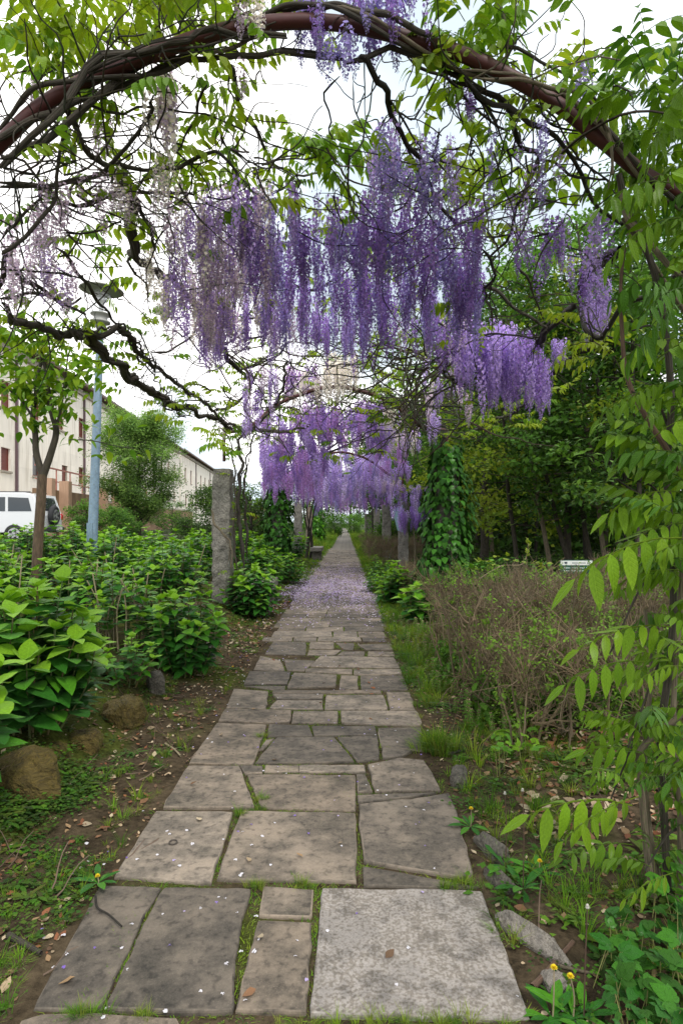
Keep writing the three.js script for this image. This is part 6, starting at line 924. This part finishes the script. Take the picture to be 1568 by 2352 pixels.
// dandelions
{
  const yel = mat({ rgb: [0.8, 0.62, 0.02] }), DL = leafGeo(1, 0.13, { droop: 0.35, fold: 0.3, n: 8, wave: 0.06, belly: 0.65 }), green = HY[0], fluff = mat({ rgb: [0.4, 0.38, 0.33] });
  for (const [u, v, h, kind, l] of [[1080, 1890, 0.1, 0, 'dandelion with one bright yellow flower beside the dark slab'], [1268, 2330, 0.16, 0, 'dandelion with yellow flower beside the small whitish stone'], [1315, 2330, 0.14, 0, 'yellow dandelion at the lower right, right of the small whitish stone'], [1235, 2010, 0.06, 0, 'small closed yellow dandelion under the leaf spray'], [225, 2016, 0.03, 0, 'tiny yellow dandelion at the left corner of the pale slab'], [1340, 2330, 0.36, 1, 'tall dandelion stalk with spent white head at the lower right'], [1200, 2040, 0.42, 1, 'thin reddish dandelion stalk with bare head right of the path'], [1160, 1990, 0.34, 1, 'shorter reddish dandelion stalk beside the edging stones'], [535, 1535, 0.03, 0, 'tiny yellow dandelion left of the path, mid-way']]) {
    const p = onGround(u, v, 0.02), y = groundH(p.x, p.z), t = thing('dandelion', l, 'flower', [p.x, y, p.z]), top = V(p.x + rn() * 0.02, y + h, p.z + rn() * 0.02);
    part('stalk', new GB().tube([V(p.x, y, p.z), V(p.x + 0.004, y + h * 0.5, p.z), top], [0.0028, 0.0022], 6, [1, 1, 1], 8).geo(), kind ? barkRed : caneMat, t);
    for (let k = 0; k < 9; k++) { const a = k * 0.7 + rr(0, 0.3); put('leaf', DL, k % 2 ? green : HY[3], frame(V(p.x, y + 0.005, p.z), V(Math.cos(a), rr(0.15, 0.9), Math.sin(a)), V(0, 1, 0), rr(0.06, 0.15) * (v > 1800 ? 1 : 0.7)), t); }
    const b = new GB(); if (!kind) { for (let k = 0; k < 46; k++) { const a = k * 2.4, e = 0.15 + 1.1 * (1 - k / 46); b.add(leafGeo(0.013, 0.0026, { n: 2, droop: 0.1 }), frame(top, V(Math.cos(a) * e, 1.05 - e * 0.6, Math.sin(a) * e), V(0, 1, 0.1))); } part('flower', b.geo(), yel, t); }
    else { for (let k = 0; k < 24; k++) { const a = k * 2.4; b.add(leafGeo(0.011, 0.0014, { n: 2 }), frame(top, V(Math.cos(a), -0.3 - rnd(), Math.sin(a)), V(0, 1, 0.1))); } b.add(new THREE.SphereGeometry(0.005, 8, 6), M4().setPosition(top)); part('seed_head', b.geo(), fluff, t); }
  }
}
// dark lobed-leaved plant in the lower right corner, and single herbs
{
  const lob = (() => { const b = new GB(); for (const [a, s] of [[0, 1], [0.95, 0.75], [-0.95, 0.75], [1.9, 0.45], [-1.9, 0.45]]) b.add(leafGeo(s, s * 0.36, { droop: 0.15, fold: 0.12, n: 4, belly: 0.4 }), M4().makeRotationY(a)); return b.geo(); })();
  for (const [l, u0, u1, v0, v1, n, s, ms, h] of [['ground ivy with dark lobed leaves filling the lower right corner', 1390, 1620, 2080, 2400, 110, 0.055, [IV[0], IV[2], HY[3]], 0.16], ['bright green herb at the foot of the climber on the right edge', 1500, 1620, 1960, 2090, 40, 0.06, [HY[1], HY[0]], 0.2], ['fresh bramble shoot under the front of the brown hedge', 1130, 1240, 1600, 1720, 60, 0.06, [HY[1], HY[2]], 0.2]]) {
    const c = onGround((u0 + u1) / 2, v1, 0.03), t = thing('leafy_herb', l, 'plant', [c.x, groundH(c.x, c.z), c.z]), st = new GB();
    for (let k = 0; k < n; k++) { const hh = rr(0.03, h), p = onGround(rr(u0, u1), rr(v0, v1), hh); put('leaf', lob, pick(ms), frame(p, V(rn(), rr(-0.2, 0.5), rn() + 0.4), V(rn() * 0.4, 1, 0.3 + rn() * 0.4), s * rr(0.6, 1.25)), t); st.tube([V(p.x + rn() * 0.05, groundH(p.x, p.z), p.z + rn() * 0.05), p], [0.0022, 0.0016], 4, [0.8, 1, 0.5]); }
    part('stems', st.geo(), caneMat, t).userData.kind = 'stuff';
  }
  const t = thing('bramble', 'pale green bramble sprays lying over the top of the brown hedge', 'plant', [1.9, groundH(1.9, -7), -7]); for (let k = 0; k < 90; k++) { const q = rnd(), p = at(1065 + q * 190 + rn() * 10, 1302 - Math.sin(q * 3.1) * 16 + rn() * 10, 6.6 + rn() * 0.4); put('leaf', lob, pick([HY[1], HY[0], IV[2], WL[2]]), frame(p, V(rn(), rr(-0.2, 0.5), rn()), V(rn() * 0.4, 1, rn() * 0.4), 0.05 * rr(0.6, 1.3)), t); } part('stem', new GB().tube([at(1100, 1330, 6.6), at(1150, 1300, 6.6), at(1200, 1295, 6.6), at(1211, 1262, 6.6), at(1213, 1240, 6.6)], [0.007, 0.003], 6, [1, 1, 1], 16).geo(), caneMat, t); for (let k = 0; k < 10; k++) put('leaf', lob, WL[2], frame(at(1212 + rn() * 4, 1240 + k * 4, 6.6), V(rn(), 0.8, rn()), V(0, 1, 0.2), 0.045), t);
}

renderer.render(scene, camera);
